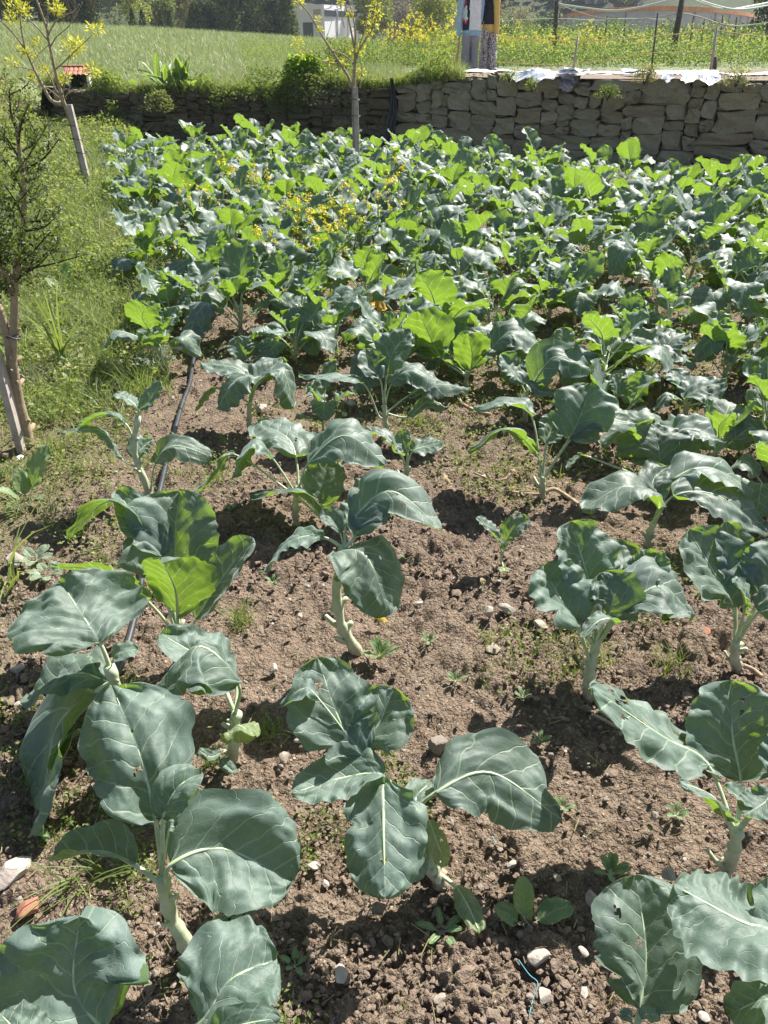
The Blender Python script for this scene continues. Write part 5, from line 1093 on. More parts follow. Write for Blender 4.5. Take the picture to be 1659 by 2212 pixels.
# left foreground small-leaved tree
b3 = at_z(60, 956, 0); Y3 = float(b3[1]); B = np.array([b3[0], b3[1], float(low_z(b3[0], b3[1]))])
t3 = thing('small_tree', 'slender twin-trunk tree with tiny dark glossy leaves at the left edge', 'tree', tuple(B))
branchy(t3, [('trunk', [(60, 962), (50, 915), (38, 865), (28, 800), (20, 742), (8, 700), (-6, 660)], .034, .018), ('trunk', [(44, 880), (33, 860), (27, 803), (29, 731), (31, 670), (32, 612), (42, 550), (50, 492), (53, 407), (46, 362), (40, 310), (34, 262)], .024, .007),
 ('branch', [(32, 620), (20, 600), (5, 580), (-15, 560)], .012, .008), ('branch', [(32, 640), (18, 620), (6, 590), (2, 560)], .010, .007)], Y3, 'bark_pale', B)
tw_r = random.Random(5); specs = []; leafP = []
def twig(a, b, r0, dep=0):
    dy = tw_r.uniform(-.35, .35); mid = ((a[0]+b[0])/2+tw_r.uniform(-8, 8), (a[1]+b[1])/2+tw_r.uniform(2, 12), dy*.5)
    specs.append(('branch' if dep == 0 else 'twig', [a, mid, (b[0], b[1], dy)], r0, r0*.35)); n = 7
    for k in range(n*(4 if b[0] < 60 else 3)):
        f = tw_r.uniform(.15, 1); p = at_y(a[0]*(1-f)+b[0]*f+tw_r.gauss(0, 7), a[1]*(1-f)+b[1]*f+tw_r.gauss(3, 8), Y3+dy*f+tw_r.gauss(0, .03)); leafP.append(p-B)
    if dep < 1:
        for _ in range(3):
            f = tw_r.uniform(.3, .9); s = (a[0]*(1-f)+b[0]*f, a[1]*(1-f)+b[1]*f+4, dy*f); twig(s, (s[0]+tw_r.uniform(-30, 45), s[1]-tw_r.uniform(15, 60)), r0*.5, dep+1)
for a, b in [((34, 600), (125, 525)), ((36, 585), (190, 548)), ((38, 575), (110, 500)), ((50, 500), (120, 470)), ((50, 480), (135, 450)), ((46, 370), (128, 300)), ((52, 392), (100, 350)), ((46, 362), (80, 300)), ((32, 612), (-20, 520)), ((40, 560), (-10, 470)), ((50, 500), (-5, 410)),
             ((53, 420), (0, 330)), ((46, 350), (0, 280)), ((40, 310), (62, 225)), ((36, 280), (20, 190)), ((5, 580), (-30, 480)), ((0, 560), (30, 490)), ((42, 540), (90, 560)), ((34, 610), (70, 575)), ((50, 470), (10, 400)), ((48, 440), (95, 400)), ((40, 330), (110, 255)), ((2, 600), (20, 540)), ((30, 640), (-10, 600)), ((50, 520), (150, 545))]: twig(a, b, .0055)
branchy(t3, specs, Y3, 'bark_dark', B)
LP = np.array(leafP); LP = np.vstack([LP, LP[nr.randint(0, len(LP), 400)]+nr.randn(400, 3)*.02]); extra = np.array([at_y(nr.uniform(-30, 75), nr.uniform(420, 640), Y3+nr.uniform(-.3, .3))-B for _ in range(480)])
stf = obj('foliage', leaf_cloud('foliage', np.vstack([LP, extra]), .017, [M['darkleaf']], 3, .2, aspect=.55), t3); stf['kind'] = 'stuff'
stake('broad weathered stake leaning beside the twin-trunk tree at the left edge', (-6, 770), (42, 950), Y3-.05, .05, th=.03, ties=[(28, 728, .03)])
# ------------------------------------------------------------------ field grass and the wall-top growth
def tz(P): return terrace_z(P[:, 0], P[:, 1])
def field_pts(n, y0, y1, seed, x0=-.66, x1=.66, pw=1.0):
    r = np.random.RandomState(seed); y = y0*(y1/y0)**(r.rand(n)**pw); x = y*(x0+(x1-x0)*r.rand(n)); k = y > wall_y(np.clip(x, -7.5, 12))+.15; x, y = x[k], y[k]
    return np.stack([x, y, terrace_z(x, y)], 1)
P = field_pts(130000, 14.6, 69, 3, -.68, .2, .9); P = P[((P[:, 0] < .4) | (P[:, 1] > 24)) & ~((P[:, 0] > -6.6) & (P[:, 0] < -5.5) & (P[:, 1] < 17.5))]
stuff('field_grass', blades_mesh('field_grass', P, np.interp(P[:, 1], [14, 30, 70], [.17, .2, .28]), np.interp(P[:, 1], [14, 30, 70], [.012, .022, .05]), [M['fieldgrass'], M['grass']], 8, .9, mi=(nr.rand(len(P)) > .8).astype(int), segs=1))
# rough growth on the lip of the left wall
r_ = np.random.RandomState(12); n = 26000; x = r_.uniform(-6.6, 1.1, n); y = wall_y(x)+.02+np.abs(r_.randn(n))*.5
hgt = np.clip(.16+.62*np.clip(fbm(x*1.1, 0*x, 7, 3)+.25, 0, 1), .08, .6)*np.exp(-(y-wall_y(x))*.8); P = np.stack([x, y, terrace_z(x, y)+hgt*r_.rand(n)], 1); P = P[~((P[:, 0] > -6.55) & (P[:, 0] < -5.5) & (P[:, 1] < 17.1))]
stuff('wall_top_weeds', leaf_cloud('wall_top_weeds', P, .05, [M['verge'], M['weed']], 9, .4, mi=(r_.rand(len(P)) > .5).astype(int), aspect=.5))
n = 9000; x = r_.uniform(-6.6, 1.3, n); y = wall_y(x)+.0+np.abs(r_.randn(n))*.5; k = ~((x > -6.55) & (x < -5.5) & (y < 17.1)); x, y = x[k], y[k]; n = len(x); P = np.stack([x, y, terrace_z(x, y)-.02], 1)
stuff('wall_top_grass', blades_mesh('wall_top_grass', P, .26+.2*fbm(x, y, 3, 2), .011, [M['grass'], M['drygrass']], 10, .9, mi=(r_.rand(n) > .8).astype(int)))
# plants hanging on / growing from the walls
def bush(label, px, py, Y, w, h, n, size, mats, seed, name='shrub', cat='shrub', aspect=.45, up=.3, stems=5):
    c = at_y(px, py, Y); t = thing(name, label, cat, tuple(c)); r = np.random.RandomState(seed)
    mb = MB()
    for k in range(stems): a = r.rand()*6.28; mb.tube([(0, 0, -.03), (cos(a)*w*.12, sin(a)*w*.12, h*.4), (cos(a)*w*.3, sin(a)*w*.25, h*.8)], [.008, .006, .003], 4)
    obj('stem', mb.mesh('stem', [M['bark_dark']]), t)
    u = r.rand(n); a = r.rand(n)*6.28; rr = w/2*np.sqrt(r.rand(n))*(1-.45*u)*(.75+.5*vnoise(a*1.3, u*3, seed)); P = np.stack([np.cos(a)*rr, np.sin(a)*rr*.7, h*u*(.8+.4*vnoise(a*1.3+9, 0*a, seed))], 1)
    o = obj('foliage', leaf_cloud('foliage', P, size, [M[m] for m in mats], seed, up, mi=(r.rand(n) > .6).astype(int) if len(mats) > 1 else None, aspect=aspect), t); o['kind'] = 'stuff'
M['brightbush'] = leafy('bright_bush_leaf', (.09, .20, .02), (.20, .34, .03), (.45, .65, .03), .4, .45, 6)
bush('bright yellow-green bush on the wall top left of the centre young tree', 662, 178, 15.2, 1.0, .42, 3200, .055, ['brightbush', 'weed'], 3, aspect=.7)
bush('darker leafy bush behind the bright one near the wall corner', 735, 165, 15.6, .9, .5, 1600, .05, ['weed', 'verge'], 4)
bush('pale spiky herb hanging over the right wall top', 1392, 178, 12.9, .42, .22, 900, .03, ['drygrass', 'verge'], 6, 'wall_herb', 'plant')
bush('dark ivy-like plant on the face of the right wall', 1312, 212, 12.65, .5, .16, 500, .03, ['darkleaf', 'weed'], 7, 'wall_plant', 'plant')
bush('small herb in the joints of the right wall top', 1100, 172, 13.5, .3, .12, 260, .03, ['verge', 'weed'], 8, 'wall_plant', 'plant')
bush('green weed hanging below the folded plastic on the right wall', 1148, 196, 13.2, .22, .16, 220, .03, ['weed', 'verge'], 9, 'wall_plant', 'plant')
bush('dry grey-green herb clump at the right end of the wall top', 1590, 182, 12.2, .5, .2, 500, .03, ['drygrass', 'verge'], 10, 'wall_herb', 'plant')
bush('weedy tuft under the plastic at the left end of the right wall', 940, 170, 14.1, .3, .14, 260, .03, ['brightbush', 'weed'], 11, 'wall_plant', 'plant')
bush('dark weed rooted in the shaded left wall', 480, 232, 15.4, .5, .3, 300, .06, ['weed', 'verge'], 13, 'wall_plant', 'plant')
bush('second weed rooted low in the shaded left wall', 250, 262, 16.0, .4, .3, 260, .06, ['weed', 'verge'], 14, 'wall_plant', 'plant')
bush('leafy growth spilling over the left wall beside the tiled shelter', 212, 205, 16.5, .6, .14, 500, .05, ['verge', 'drygrass'], 15, 'wall_plant', 'plant')
for k, (px, py, w, h, nm) in enumerate([(575, 215, 1.1, .45, 'brown-green creeping growth hanging on the left wall near the middle'), (690, 222, 1.3, .5, 'thick dark growth covering the left wall under the bright bush'), (620, 245, .9, .35, 'lower trailing weeds on the left wall right of the dock'), (345, 240, .7, .3, 'weeds rooted in the left wall below the dock clump'), (790, 215, .6, .4, 'trailing weeds on the left wall behind the centre tree')]):
    bush(nm, px, py, 15.0+.4*(px < 500), w, h, int(900*w), .05, ['weed', 'drygrass' if k % 2 else 'darkleaf'], 80+k, 'wall_plant', 'plant')
def dockclump(label, px, py, Y, n, L, w, seed):
    c = at_y(px, py, Y); t = thing('dock_clump', label, 'plant', tuple(c)); r = random.Random(seed)
    for k in range(n):
        a = r.uniform(0, 6.28); e = r.uniform(.5, 1.35); l = L*r.uniform(.6, 1.1); d = np.array([cos(a)*cos(e), sin(a)*cos(e), sin(e)]); o_ = np.array([r.uniform(-.3, .3), r.uniform(-.1, .15), 0])
        me = kale_leaf([o_, o_+d*l*.25, o_+d*l*.65, o_+d*l-np.array([0, 0, l*.12])], w*r.uniform(.8, 1.2), (-sin(a), cos(a), 0), 12, 5, seed+k, 20, 20, 0, ruf=.05, lobe=.05, mats=('weedleaf', 'rib'), rib_n=4, pet_r=.004)
        obj('leaf', me, t)
dockclump('tall broad-leaved dock clump on top of the left wall', 378, 192, 16.1, 46, .62, .12, 21)
dockclump('low dock leaves spilling down right of the tall dock clump', 400, 198, 15.8, 12, .38, .10, 41)
dockclump('smaller upright dock clump left of the tall one', 265, 192, 16.6, 16, .4, .07, 61)

# ------------------------------------------------------------------ plastic sheets
def sheet(label, px0, px1, py, Yoff, depth, rise, seed, name='plastic_sheet', mat='plastic', droop=.0):
    """crumpled strip lying along the wall top from photo column px0 to px1"""
    r = np.random.RandomState(seed); nx, ny = 60, 12
    a = at_y(px0, py, 13.2); b = at_y(px1, py, 13.2); X = np.linspace(a[0], b[0], nx); u = np.linspace(0, 1, nx); v = np.linspace(-.5, .5, ny)
    wid = depth*(.7+.9*vnoise(u*5+seed, 0*u, seed)); wid[0] *= .3; wid[-1] *= .3
    XX = X[:, None]+.03*r.randn(nx, ny); yy = (wall_y(X)+Yoff)[:, None]+v[None]*wid[:, None]+(.12*fbm(X*2, 0*X, seed+2, 3))[:, None]
    zz = terrace_z(XX, yy)+.06+rise*.75*np.clip(fbm(XX*2.1, yy*3, seed, 4)+.25, 0, 1)+.03*np.abs(fbm(XX*7, yy*7, seed+5, 3))
    over = np.clip(wall_y(XX)-yy, 0, 1); zz = zz-over*droop
    c = (XX.mean(), yy.mean(), zz.min()); V = np.stack([XX-c[0], yy-c[1], zz-c[2]], -1).reshape(-1, 3); i = (np.arange(nx-1)[:, None]*ny+np.arange(ny-1)[None]).ravel()
    thing(name, label, 'plastic sheet', c, me=mesh_np(name, V, np.stack([i, i+ny, i+ny+1, i+1], 1), [M[mat]], smooth=False))
sheet('long crumpled white plastic strip under the scarecrows on the wall top', 900, 1130, 158, .42, .42, .10, 1, droop=.5)
sheet('folded white plastic bundle drooping over the middle of the right wall', 1110, 1200, 165, .12, .5, .13, 2, droop=.6)
sheet('thin white plastic strip between the folded bundle and the stake', 1200, 1345, 160, .22, .30, .06, 3, droop=.3)
sheet('humped white plastic piece behind the thin strip', 1235, 1290, 150, .75, .4, .22, 4)
sheet('large puffed white plastic fold right of the spiky herb', 1415, 1515, 160, .22, .6, .16, 5, droop=.5)
sheet('narrow white plastic edge running behind the herb', 1360, 1560, 152, .75, .3, .08, 6)
sheet('white plastic strip at the right end of the wall', 1540, 1720, 158, .35, .35, .07, 7, droop=.2)
sheet('far white plastic patch on the terrace soil', 1440, 1500, 145, 2.6, .8, .08, 8)
sheet('long thin white plastic edging strip along the right wall top behind the other sheets', 930, 1750, 155, .62, .34, .07, 12)
sheet('small white plastic shred near the wall corner', 895, 925, 158, .35, .35, .10, 9)
sheet('dark plastic flap over the stones left of the spiky herb', 1215, 1240, 168, .02, .4, .05, 10, 'black_plastic_flap', 'blackplastic', .8)
# black drape hanging down the corner
c = at_y(845, 172, 14.28); V = []; nx, nz = 10, 26
for j in range(nz):
    f = j/(nz-1); w = .17-.05*sin(f*5); 
    for i in range(nx):
        g = i/(nx-1)-.5; V.append((g*w*1.1*(.25+.75*min(1, f*2.2))*(.6+.4*sin(1.2+f*2))+.05*sin(f*4)-f*.03, -.04-.04*sin(g*17+f*3)-.03*f, .02-f*1.05))
i = (np.arange(nz-1)[:, None]*nx+np.arange(nx-1)[None]).ravel(); V = np.array(V)
thing('black_plastic_drape', 'twisted dark plastic sheet hanging down the wall corner behind the kale', 'plastic sheet', tuple(c), me=mesh_np('drape', V, np.stack([i, i+nx, i+nx+1, i+1], 1), [M['blackplastic']], smooth=True))

# ------------------------------------------------------------------ small tiled shelter on the left wall end
c = at_y(172, 193, 16.9); sh = thing('tiled_shelter', 'little white block shelter with clay tile roof and dark opening on the left wall end', 'shelter', tuple(c), rot=(0, 0, .22), scale=(.70, .70, .62))
obj('wall', MB().box((-.27, .25, .16), (.08, .6, .44)).mesh('wall', [M['white']], False), sh)
obj('wall', MB().box((.27, .25, .16), (.07, .6, .44)).mesh('wall', [M['white']], False), sh)
obj('wall', MB().box((.0, .54, .16), (.47, .06, .44)).mesh('wall', [M['wstone']], False), sh)
obj('lining', MB().box((.0, .27, -.04), (.45, .5, .05)).box((0, .49, .16), (.46, .03, .42)).mesh('lining', [M['dirt_dark']], False), sh)
mb = MB(); ring = []
for k in range(9): a = pi*.0+k/8*pi*.55; ring.append((.05+.20*cos(a), .0, .0+.36*sin(a)))
obj('arched_lining', MB().tube(ring, .028, 6).mesh('arched_lining', [M['blackplastic']]), sh)
tm = MB(); pts = []
for k in range(9):
    a = pi*k/8; pts.append((cos(a)*.062, sin(a)*.045))
tile_v = [(x, y, z) for y in (-.10, .36) for x, z in pts]+[(x*.82, y, z-.016) for y in (-.10, .36) for x, z in pts]
tf = []
for k in range(8): tf += [[k, k+1, 9+k+1, 9+k], [18+k, 27+k, 27+k+1, 18+k+1], [k, 18+k, 18+k+1, k+1], [9+k, 9+k+1, 27+k+1, 27+k]]
tme = bpy.data.meshes.new('roof_tile'); tme.from_pydata(tile_v, [], tf); tme.materials.append(M['tile']); tme.update()
for r0 in range(2):
    for k in range(6): obj('roof_tile', tme, sh, (-.30+k*.12, -.04+r0*.34, .40+r0*.085), (.22, 0, .02*(k % 3-1)))
obj('ridge_tile', tme, sh, (-.10, .62, .60), (0, .0, pi/2), (1.1, .95, 1)); obj('ridge_tile', tme, sh, (.25, .62, .60), (0, .03, pi/2), (1.1, .95, 1))
thing('block', 'pale square block below the tiled shelter on the left wall', 'stone block', tuple(at_y(146, 208, 16.75)), me=MB().box((0, 0, 0), (.42, .3, .22), .1).mesh('block', [M['wstone']], False))

# ------------------------------------------------------------------ scarecrows
def loft(rings, n=28, matf=None, mats=(), name='cloth', wr=.0, seed=0):
    """rings (cx, cy, z, rx, ry)"""
    m = len(rings); A = np.arange(n)/n*2*pi; V = []
    for j, (cx, cy, z, rx, ry) in enumerate(rings):
        k = 1+wr*np.sin(A*5+j*.9+seed)+wr*.7*np.sin(A*9+j*1.7); V.append(np.stack([cx+np.cos(A)*rx*k, cy+np.sin(A)*ry*k, np.full(n, z)+wr*.3*np.sin(A*3+j)*rx], 1))
    V = np.vstack(V); F = []; mi = []
    for j in range(m-1):
        for i in range(n):
            q = [j*n+i, j*n+(i+1) % n, (j+1)*n+(i+1) % n, (j+1)*n+i]; F.append(q); c = V[q].mean(0); mi.append(matf(c) if matf else 0)
    return mesh_np(name, V, F, mats, mi)
def resample(rings, m):
    R0 = np.array(rings, float); u = np.linspace(0, len(R0)-1, m); return [tuple(np.interp(k, np.arange(len(R0)), R0[:, j]) for j in range(5)) for k in u]
for nm, col in dict(s_blue=(.33, .50, .70), s_white=(.80, .81, .84), s_red=(.62, .06, .08), s_navy=(.03, .03, .08), s_grey=(.33, .32, .37), s_mustard=(.72, .50, .16), s_black=(.028, .026, .04), sack=(.45, .36, .22)).items():
    M[nm] = simple(nm[2:]+'_cloth' if nm != 'sack' else 'sackcloth', col, .85, .12, 14, .35, .01, .15)
t = NT('patterned_cloth'); vo = t.add('ShaderNodeTexVoronoi'); vo.inputs['Scale'].default_value = 42; t.link(t.coord('Object'), vo.inputs['Vector'])
t.link(t.ramp(vo.outputs['Distance'], [(.45, (.66, .64, .66)), (.6, (.10, .09, .13))]), t.b.inputs['Base Color']); t.b.inputs['Roughness'].default_value = .9; M['s_pattern'] = t.m
YS = 19.6
def stick(parent, a, b, r, mat='wood', name='pole'): obj(name, MB().tube([a, ((a[0]+b[0])/2+.006, (a[1]+b[1])/2, (a[2]+b[2])/2), b], [r, r*.95, r*.85], 7).mesh(name, [M[mat]]), parent)
c = at_y(1013, 154, YS); s1 = thing('scarecrow', 'scarecrow in a blue-sleeved sweatshirt and grey trousers, left one of the pair', 'scarecrow', tuple(c))
u = 1/99.0  # metres per photo pixel there
def vest(p):
    x, z = p[0]/u, p[2]/u
    if p[1] > .08: return 1
    if z < 76: return 0
    if x > -7.5-.10*(z-76)+.0008*(z-115)**2*0: 
        return 1 if x > -6+.0*(z-76) else 3
    e = ((x+13.5)/5.2)**2+((z-106)/13)**2
    if e < 1: return 1
    if e < 1.9 and z < 118: return 2 if x < -9.5 or z < 92 else 3
    return 2 if z > 112 else 3
body = resample([(1*u, 0, 66*u, 18.5*u, .14), (1*u, 0, 74*u, 19*u, .15), (1*u, 0, 80*u, 19.5*u, .155), (1*u, 0, 110*u, 18.5*u, .16), (2*u, 0, 138*u, 17*u, .15), (3*u, 0, 152*u, 16*u, .13), (3*u, 0, 158*u, 7*u, .07)], 44)
obj('sweatshirt', loft(body, 56, vest, [M['s_blue'], M['s_white'], M['s_red'], M['s_navy']], 'sweatshirt', .02), s1)
def sleeve(pts, r0, r1, mat, seed=0, n=16):
    Q = spline(pts, 20); mb = MB(); mb.tube([tuple(q) for q in Q], [(r0+(r1-r0)*i/19)*(1+.06*sin(i*2.1+seed)) for i in range(20)], n); return mb.mesh('sleeve', [M[mat]])
sl = obj('sleeve', sleeve([(-13*u, -.02, 150*u), (-21*u, -.04, 132*u), (-26*u, -.05, 105*u), (-26*u, -.06, 66*u)], .075, .050, 's_blue'), s1)
for k in range(3):
    off = -.02+.018*k; obj('stripe', MB().tube([((-13+.5*k)*u+off-.012, -.105, 149*u), (-21*u+off, -.125, 131*u), (-26*u+off, -.122, 104*u), (-26*u+off*.9, -.117, 90*u)], .0055, 4).mesh('stripe', [M['s_white']]), sl)
obj('sleeve', sleeve([(17*u, .03, 148*u), (21*u, .10, 125*u), (20*u, .14, 92*u)], .07, .05, 's_blue', 2), s1)
for sx, w in ((-10, 9.3), (10.5, 8.2)):
    L = resample([(sx*u, 0, 2*u, w*.85*u, .085), (sx*u, 0, 6*u, w*.95*u, .09), (sx*u*.95, 0, 25*u, w*.95*u, .095), (sx*.9*u, 0, 45*u, w*u, .11), (sx*.8*u, 0, 58*u, 10.6*u, .125), (sx*.7*u, 0, 70*u, 10.5*u, .13)], 22)
    obj('trouser_leg', loft(L, 22, None, [M['s_grey']], 'trouser_leg', .075, sx), s1)
stick(s1, (0, .02, -.12), (.02, .02, 1.7), .018); stick(s1, (-30*u, -.05, -.1), (-24*u, -.05, 72*u), .016); stick(s1, (-.30, .03, 1.42), (.34, .03, 1.42), .015)
obj('head_sack', loft(resample([(.02, 0, 1.54, .05, .05), (.02, 0, 1.60, .09, .09), (.02, 0, 1.72, .10, .10), (.02, 0, 1.82, .06, .06), (.02, 0, 1.84, .01, .01)], 12), 16, None, [M['sack']], 'head_sack', .03), s1)
tw = []
for k in range(40): a = k*1.1; tw.append((-27.5*u+.02*cos(a), -.06+.02*sin(a), (62-k*.75)*u))
obj('twine', MB().tube(tw, .006, 4).tube([(-28*u+.035*cos(k/10*6.28)-.04, -.07, 18*u+.09*sin(k/10*6.28)+.06) for k in range(11)], .008, 5).tube([(-28*u, -.05, 37*u), (-15*u, -.12, 36*u)], .004, 4).mesh('twine', [M['orange_twine']]), s1)
c = at_y(1052, 154, YS+.28); s2 = thing('scarecrow', 'scarecrow in a black vest, mustard sweater and speckled trousers, right one of the pair', 'scarecrow', tuple(c))
body = resample([(0, 0, 88*u, 18*u, .15), (0, 0, 100*u, 18.5*u, .155), (1*u, 0, 125*u, 18*u, .16), (1*u, 0, 150*u, 17*u, .14), (1*u, 0, 158*u, 8*u, .07)], 24)
obj('vest', loft(body, 30, None, [M['s_black']], 'vest', .02), s2)
obj('sweater_hem', loft(resample([(0, 0, 74*u, 17*u, .13), (0, 0, 80*u, 17.5*u, .14), (0, 0, 95*u, 17*u, .14)], 8), 26, None, [M['s_mustard']], 'sweater_hem', .03), s2)
obj('sleeve', sleeve([(2*u, -.10, 154*u), (9*u, -.14, 135*u), (12*u, -.15, 108*u), (14*u, -.13, 70*u)], .085, .052, 's_mustard', 1), s2)
obj('sleeve', sleeve([(14*u, .06, 150*u), (18*u, .12, 120*u), (18*u, .14, 95*u)], .065, .05, 's_black', 3), s2)
for sx, w in ((-11, 8.2), (9.5, 9.6)):
    L = resample([(sx*u*1.1, 0, 1*u, w*1.1*u, .10), (sx*u, 0, 6*u, w*1.05*u, .095), (sx*u*.95, 0, 30*u, w*u, .10), (sx*.9*u, 0, 55*u, w*u, .115), (sx*.75*u, 0, 80*u, 10*u, .12)], 22)
    obj('trouser_leg', loft(L, 22, None, [M['s_pattern']], 'trouser_leg', .08, sx), s2)
stick(s2, (-.16, -.13, -.12), (-.15, -.10, .95), .014); stick(s2, (0, .03, -.12), (0, .03, 1.7), .018); stick(s2, (-.3, .03, 1.42), (.3, .03, 1.42), .015)
obj('stuffed_hem', MB().tube([(.10, -.05, .03), (.18, -.07, .02), (.26, -.08, .02)], [.05, .045, .02], 8).mesh('stuffed_hem', [M['s_pattern']]), s2)
obj('head_sack', loft(resample([(.0, 0, 1.54, .05, .05), (.0, 0, 1.60, .09, .09), (.0, 0, 1.72, .10, .10), (.0, 0, 1.82, .06, .06), (.0, 0, 1.84, .01, .01)], 12), 16, None, [M['sack']], 'head_sack', .03), s2)

# ------------------------------------------------------------------ stakes with twine, posts and lines
def pole(label, top, bot, Y, r, mat, name='fence_stake', cat='stake', lean=.2):
    a = at_y(top[0], top[1], Y); b = at_y(bot[0], bot[1], Y); b[2] = min(b[2], float(terrace_z(b[0], b[1])))-.1
    thing(name, label, cat, tuple(b), me=MB().tube([(0, 0, 0), tuple((a-b)*.5), tuple(a-b)], [r*1.1, r, r*.85], 8).mesh(name, [M[mat]]))
pole('pale thin stake nearest the scarecrows holding orange twine', (1249, 77), (1237, 151), 19.0, .022, 'wood')
pole('dark thin stake in the middle of the orange twine line', (1421, 28), (1408, 150), 18.2, .020, 'wood_dark')
pole('pale stake at the right end of the orange twine line', (1549, 58), (1537, 146), 17.8, .028, 'wood')
def line(label, pts, r, mat, name='twine_line', cat='twine', n=5):
    P = [at_y(*p) for p in pts]; B = P[0].copy(); Q = spline([p-B for p in P], 10*len(P)); thing(name, label, cat, tuple(B), me=MB().tube([tuple(q) for q in Q], r, n).mesh(name, [M[mat]]))
M['twine_pale'] = simple('faded_orange_twine', (.72, .50, .28), .7, .15, 50, .1, .001); M['tape'] = simple('white_hose', (.62, .64, .62), .5, .1, 20, .1, .001)
line('upper faded orange twine running right from the scarecrows', [(1066, 78, 19.7), (1160, 86, 19.3), (1247, 88, 18.95), (1330, 85, 18.6), (1417, 78, 18.15), (1480, 71, 18), (1547, 59, 17.77)], .007, 'twine_pale')
line('lower faded orange twine running right from the scarecrows', [(1066, 133, 19.7), (1155, 139, 19.3), (1238, 139, 18.95), (1330, 126, 18.6), (1411, 114, 18.15), (1480, 113, 18), (1541, 110, 17.77)], .007, 'twine_pale')
line('thin twine sloping from the right stake to the right edge', [(1547, 65, 17.8), (1600, 72, 17.5), (1680, 80, 17.2)], .005, 'twine_pale')
pole('dark square vineyard post left of the grey water tank', (1204, 3), (1200, 76), 27, .075, 'wood_dark', 'vineyard_post', 'post')
pole('taller dark vineyard post in front of the grey water tank', (1476, -14), (1459, 76), 25, .085, 'wood_dark', 'vineyard_post', 'post')
pole('dark post at the top right edge', (1672, -20), (1668, 50), 30, .10, 'wood_dark', 'vineyard_post', 'post')
for k, (x, y0, lab) in enumerate([(1287, 55, 'left'), (1310, 34, 'second'), (1351, 26, 'third'), (1497, 30, 'fourth'), (1520, 38, 'fifth'), (1560, 32, 'sixth'), (1590, 36, 'seventh'), (1626, 36, 'last')]):
    pole('%s of the thin dark rods rising above the vegetable rows, counted from the left' % lab, (x+2, y0), (x-4, 95), 27+k % 3, .022, 'wood_dark', 'garden_rod', 'rod')
line('sagging white hose from the left vineyard post to the tall post', [(1205, 9, 27), (1270, 18, 26.6), (1330, 23, 26), (1400, 12, 25.5), (1474, -8, 25)], .028, 'tape', 'sagging_hose', 'hose')
line('sagging white hose right of the tall vineyard post', [(1477, -10, 25), (1520, 8, 25.5), (1570, 21, 26), (1620, 14, 27), (1680, 2, 28)], .034, 'tape', 'sagging_hose', 'hose')
line('second white hose parallel to the right sagging one', [(1477, -14, 25), (1540, 10, 25.5), (1600, 20, 26.5), (1680, 8, 28)], .022, 'tape', 'sagging_hose', 'hose')
line('grey cable sagging between the vineyard posts', [(1205, 10, 27), (1240, 22, 27), (1290, 38, 27), (1350, 42, 26), (1420, 37, 25.5), (1468, 29, 25), (1510, 36, 25.5), (1560, 52, 26), (1610, 55, 27), (1680, 45, 28)], .016, 'wood', 'cable', 'cable')
line('pale cable crossing low above the vegetable rows', [(1075, 46, 28), (1140, 42, 28), (1215, 40, 28), (1290, 44, 28), (1360, 40, 28), (1440, 42, 28)], .010, 'tape', 'cable', 'cable')
pole('short dark stump on the terrace at the right', (1544, 122), (1544, 140), 18.5, .07, 'wood_dark', 'stump', 'post')

# ------------------------------------------------------------------ vegetable rows and yellow flowers beyond the terrace
r_ = np.random.RandomState(77)
def rows(name, n, y0, y1, x0, x1, h, size, mats, seed, up=.4, aspect=.6, thin=0.):
    r = np.random.RandomState(seed); y = r.uniform(y0, y1, n); x = y*(x0+(x1-x0)*r.rand(n)); z = terrace_z(x, y); hh = h*(.55+.9*np.clip(.5+fbm(x*.9, y*.9, seed, 3), 0, 1))
    k = vnoise(x*.8, y*.8, seed+4) > thin; P = np.stack([x, y, z+hh*r.rand(n)**.7], 1)[k]
    stuff(name, leaf_cloud(name, P, size, [M[m] for m in mats], seed, up, mi=r.randint(0, len(mats), len(P)), aspect=aspect))
M['climber'] = leafy('climber_leaf', (.035, .075, .02), (.10, .16, .05), (.15, .28, .03), .25, .5, 2, .2)
rows('terrace_weeds', 26000, 20.8, 25, -.03, .62, .45, .06, ['weed', 'verge', 'climber', 'climber'], 5)
rows('terrace_edge_weeds', 5000, 14, 19, .05, .62, .07, .03, ['drygrass', 'weed', 'verge'], 15, thin=.5)
rows('leafy_rows', 30000, 24, 36, .05, .62, .75, .09, ['verge', 'weed', 'darkleaf'], 6)
rows('tall_meadow', 26000, 19, 34, -.16, .12, .55, .05, ['verge', 'fieldgrass', 'weed', 'climber'], 7, aspect=.35)
rows('climbing_crop', 26000, 34, 37, .10, .62, 1.0, .10, ['climber', 'darkleaf'], 8)
for (px, py, Y) in [(nr.uniform(835, 985), nr.uniform(112, 122), nr.uniform(21, 27)) for _ in range(34)]+[(nr.uniform(1075, 1330), nr.uniform(106, 112), nr.uniform(22, 28)) for _ in range(40)]+[(nr.uniform(1330, 1640), nr.uniform(104, 112), nr.uniform(22, 28)) for _ in range(12)]+[(nr.uniform(770, 840), nr.uniform(112, 125), nr.uniform(21, 27)) for _ in range(4)]:
    q = at_y(px, py, Y); left = px < 1000
    place_stalk(q[0], q[1], float(terrace_z(q[0], q[1]))-.05, 'tall yellow-flowering brassica beyond the wall '+('left of the scarecrows' if left else 'right of the scarecrows'), 'yellow flowering plants '+('left' if left else 'right')+' of the scarecrows', 1.35 if left else 1.05)

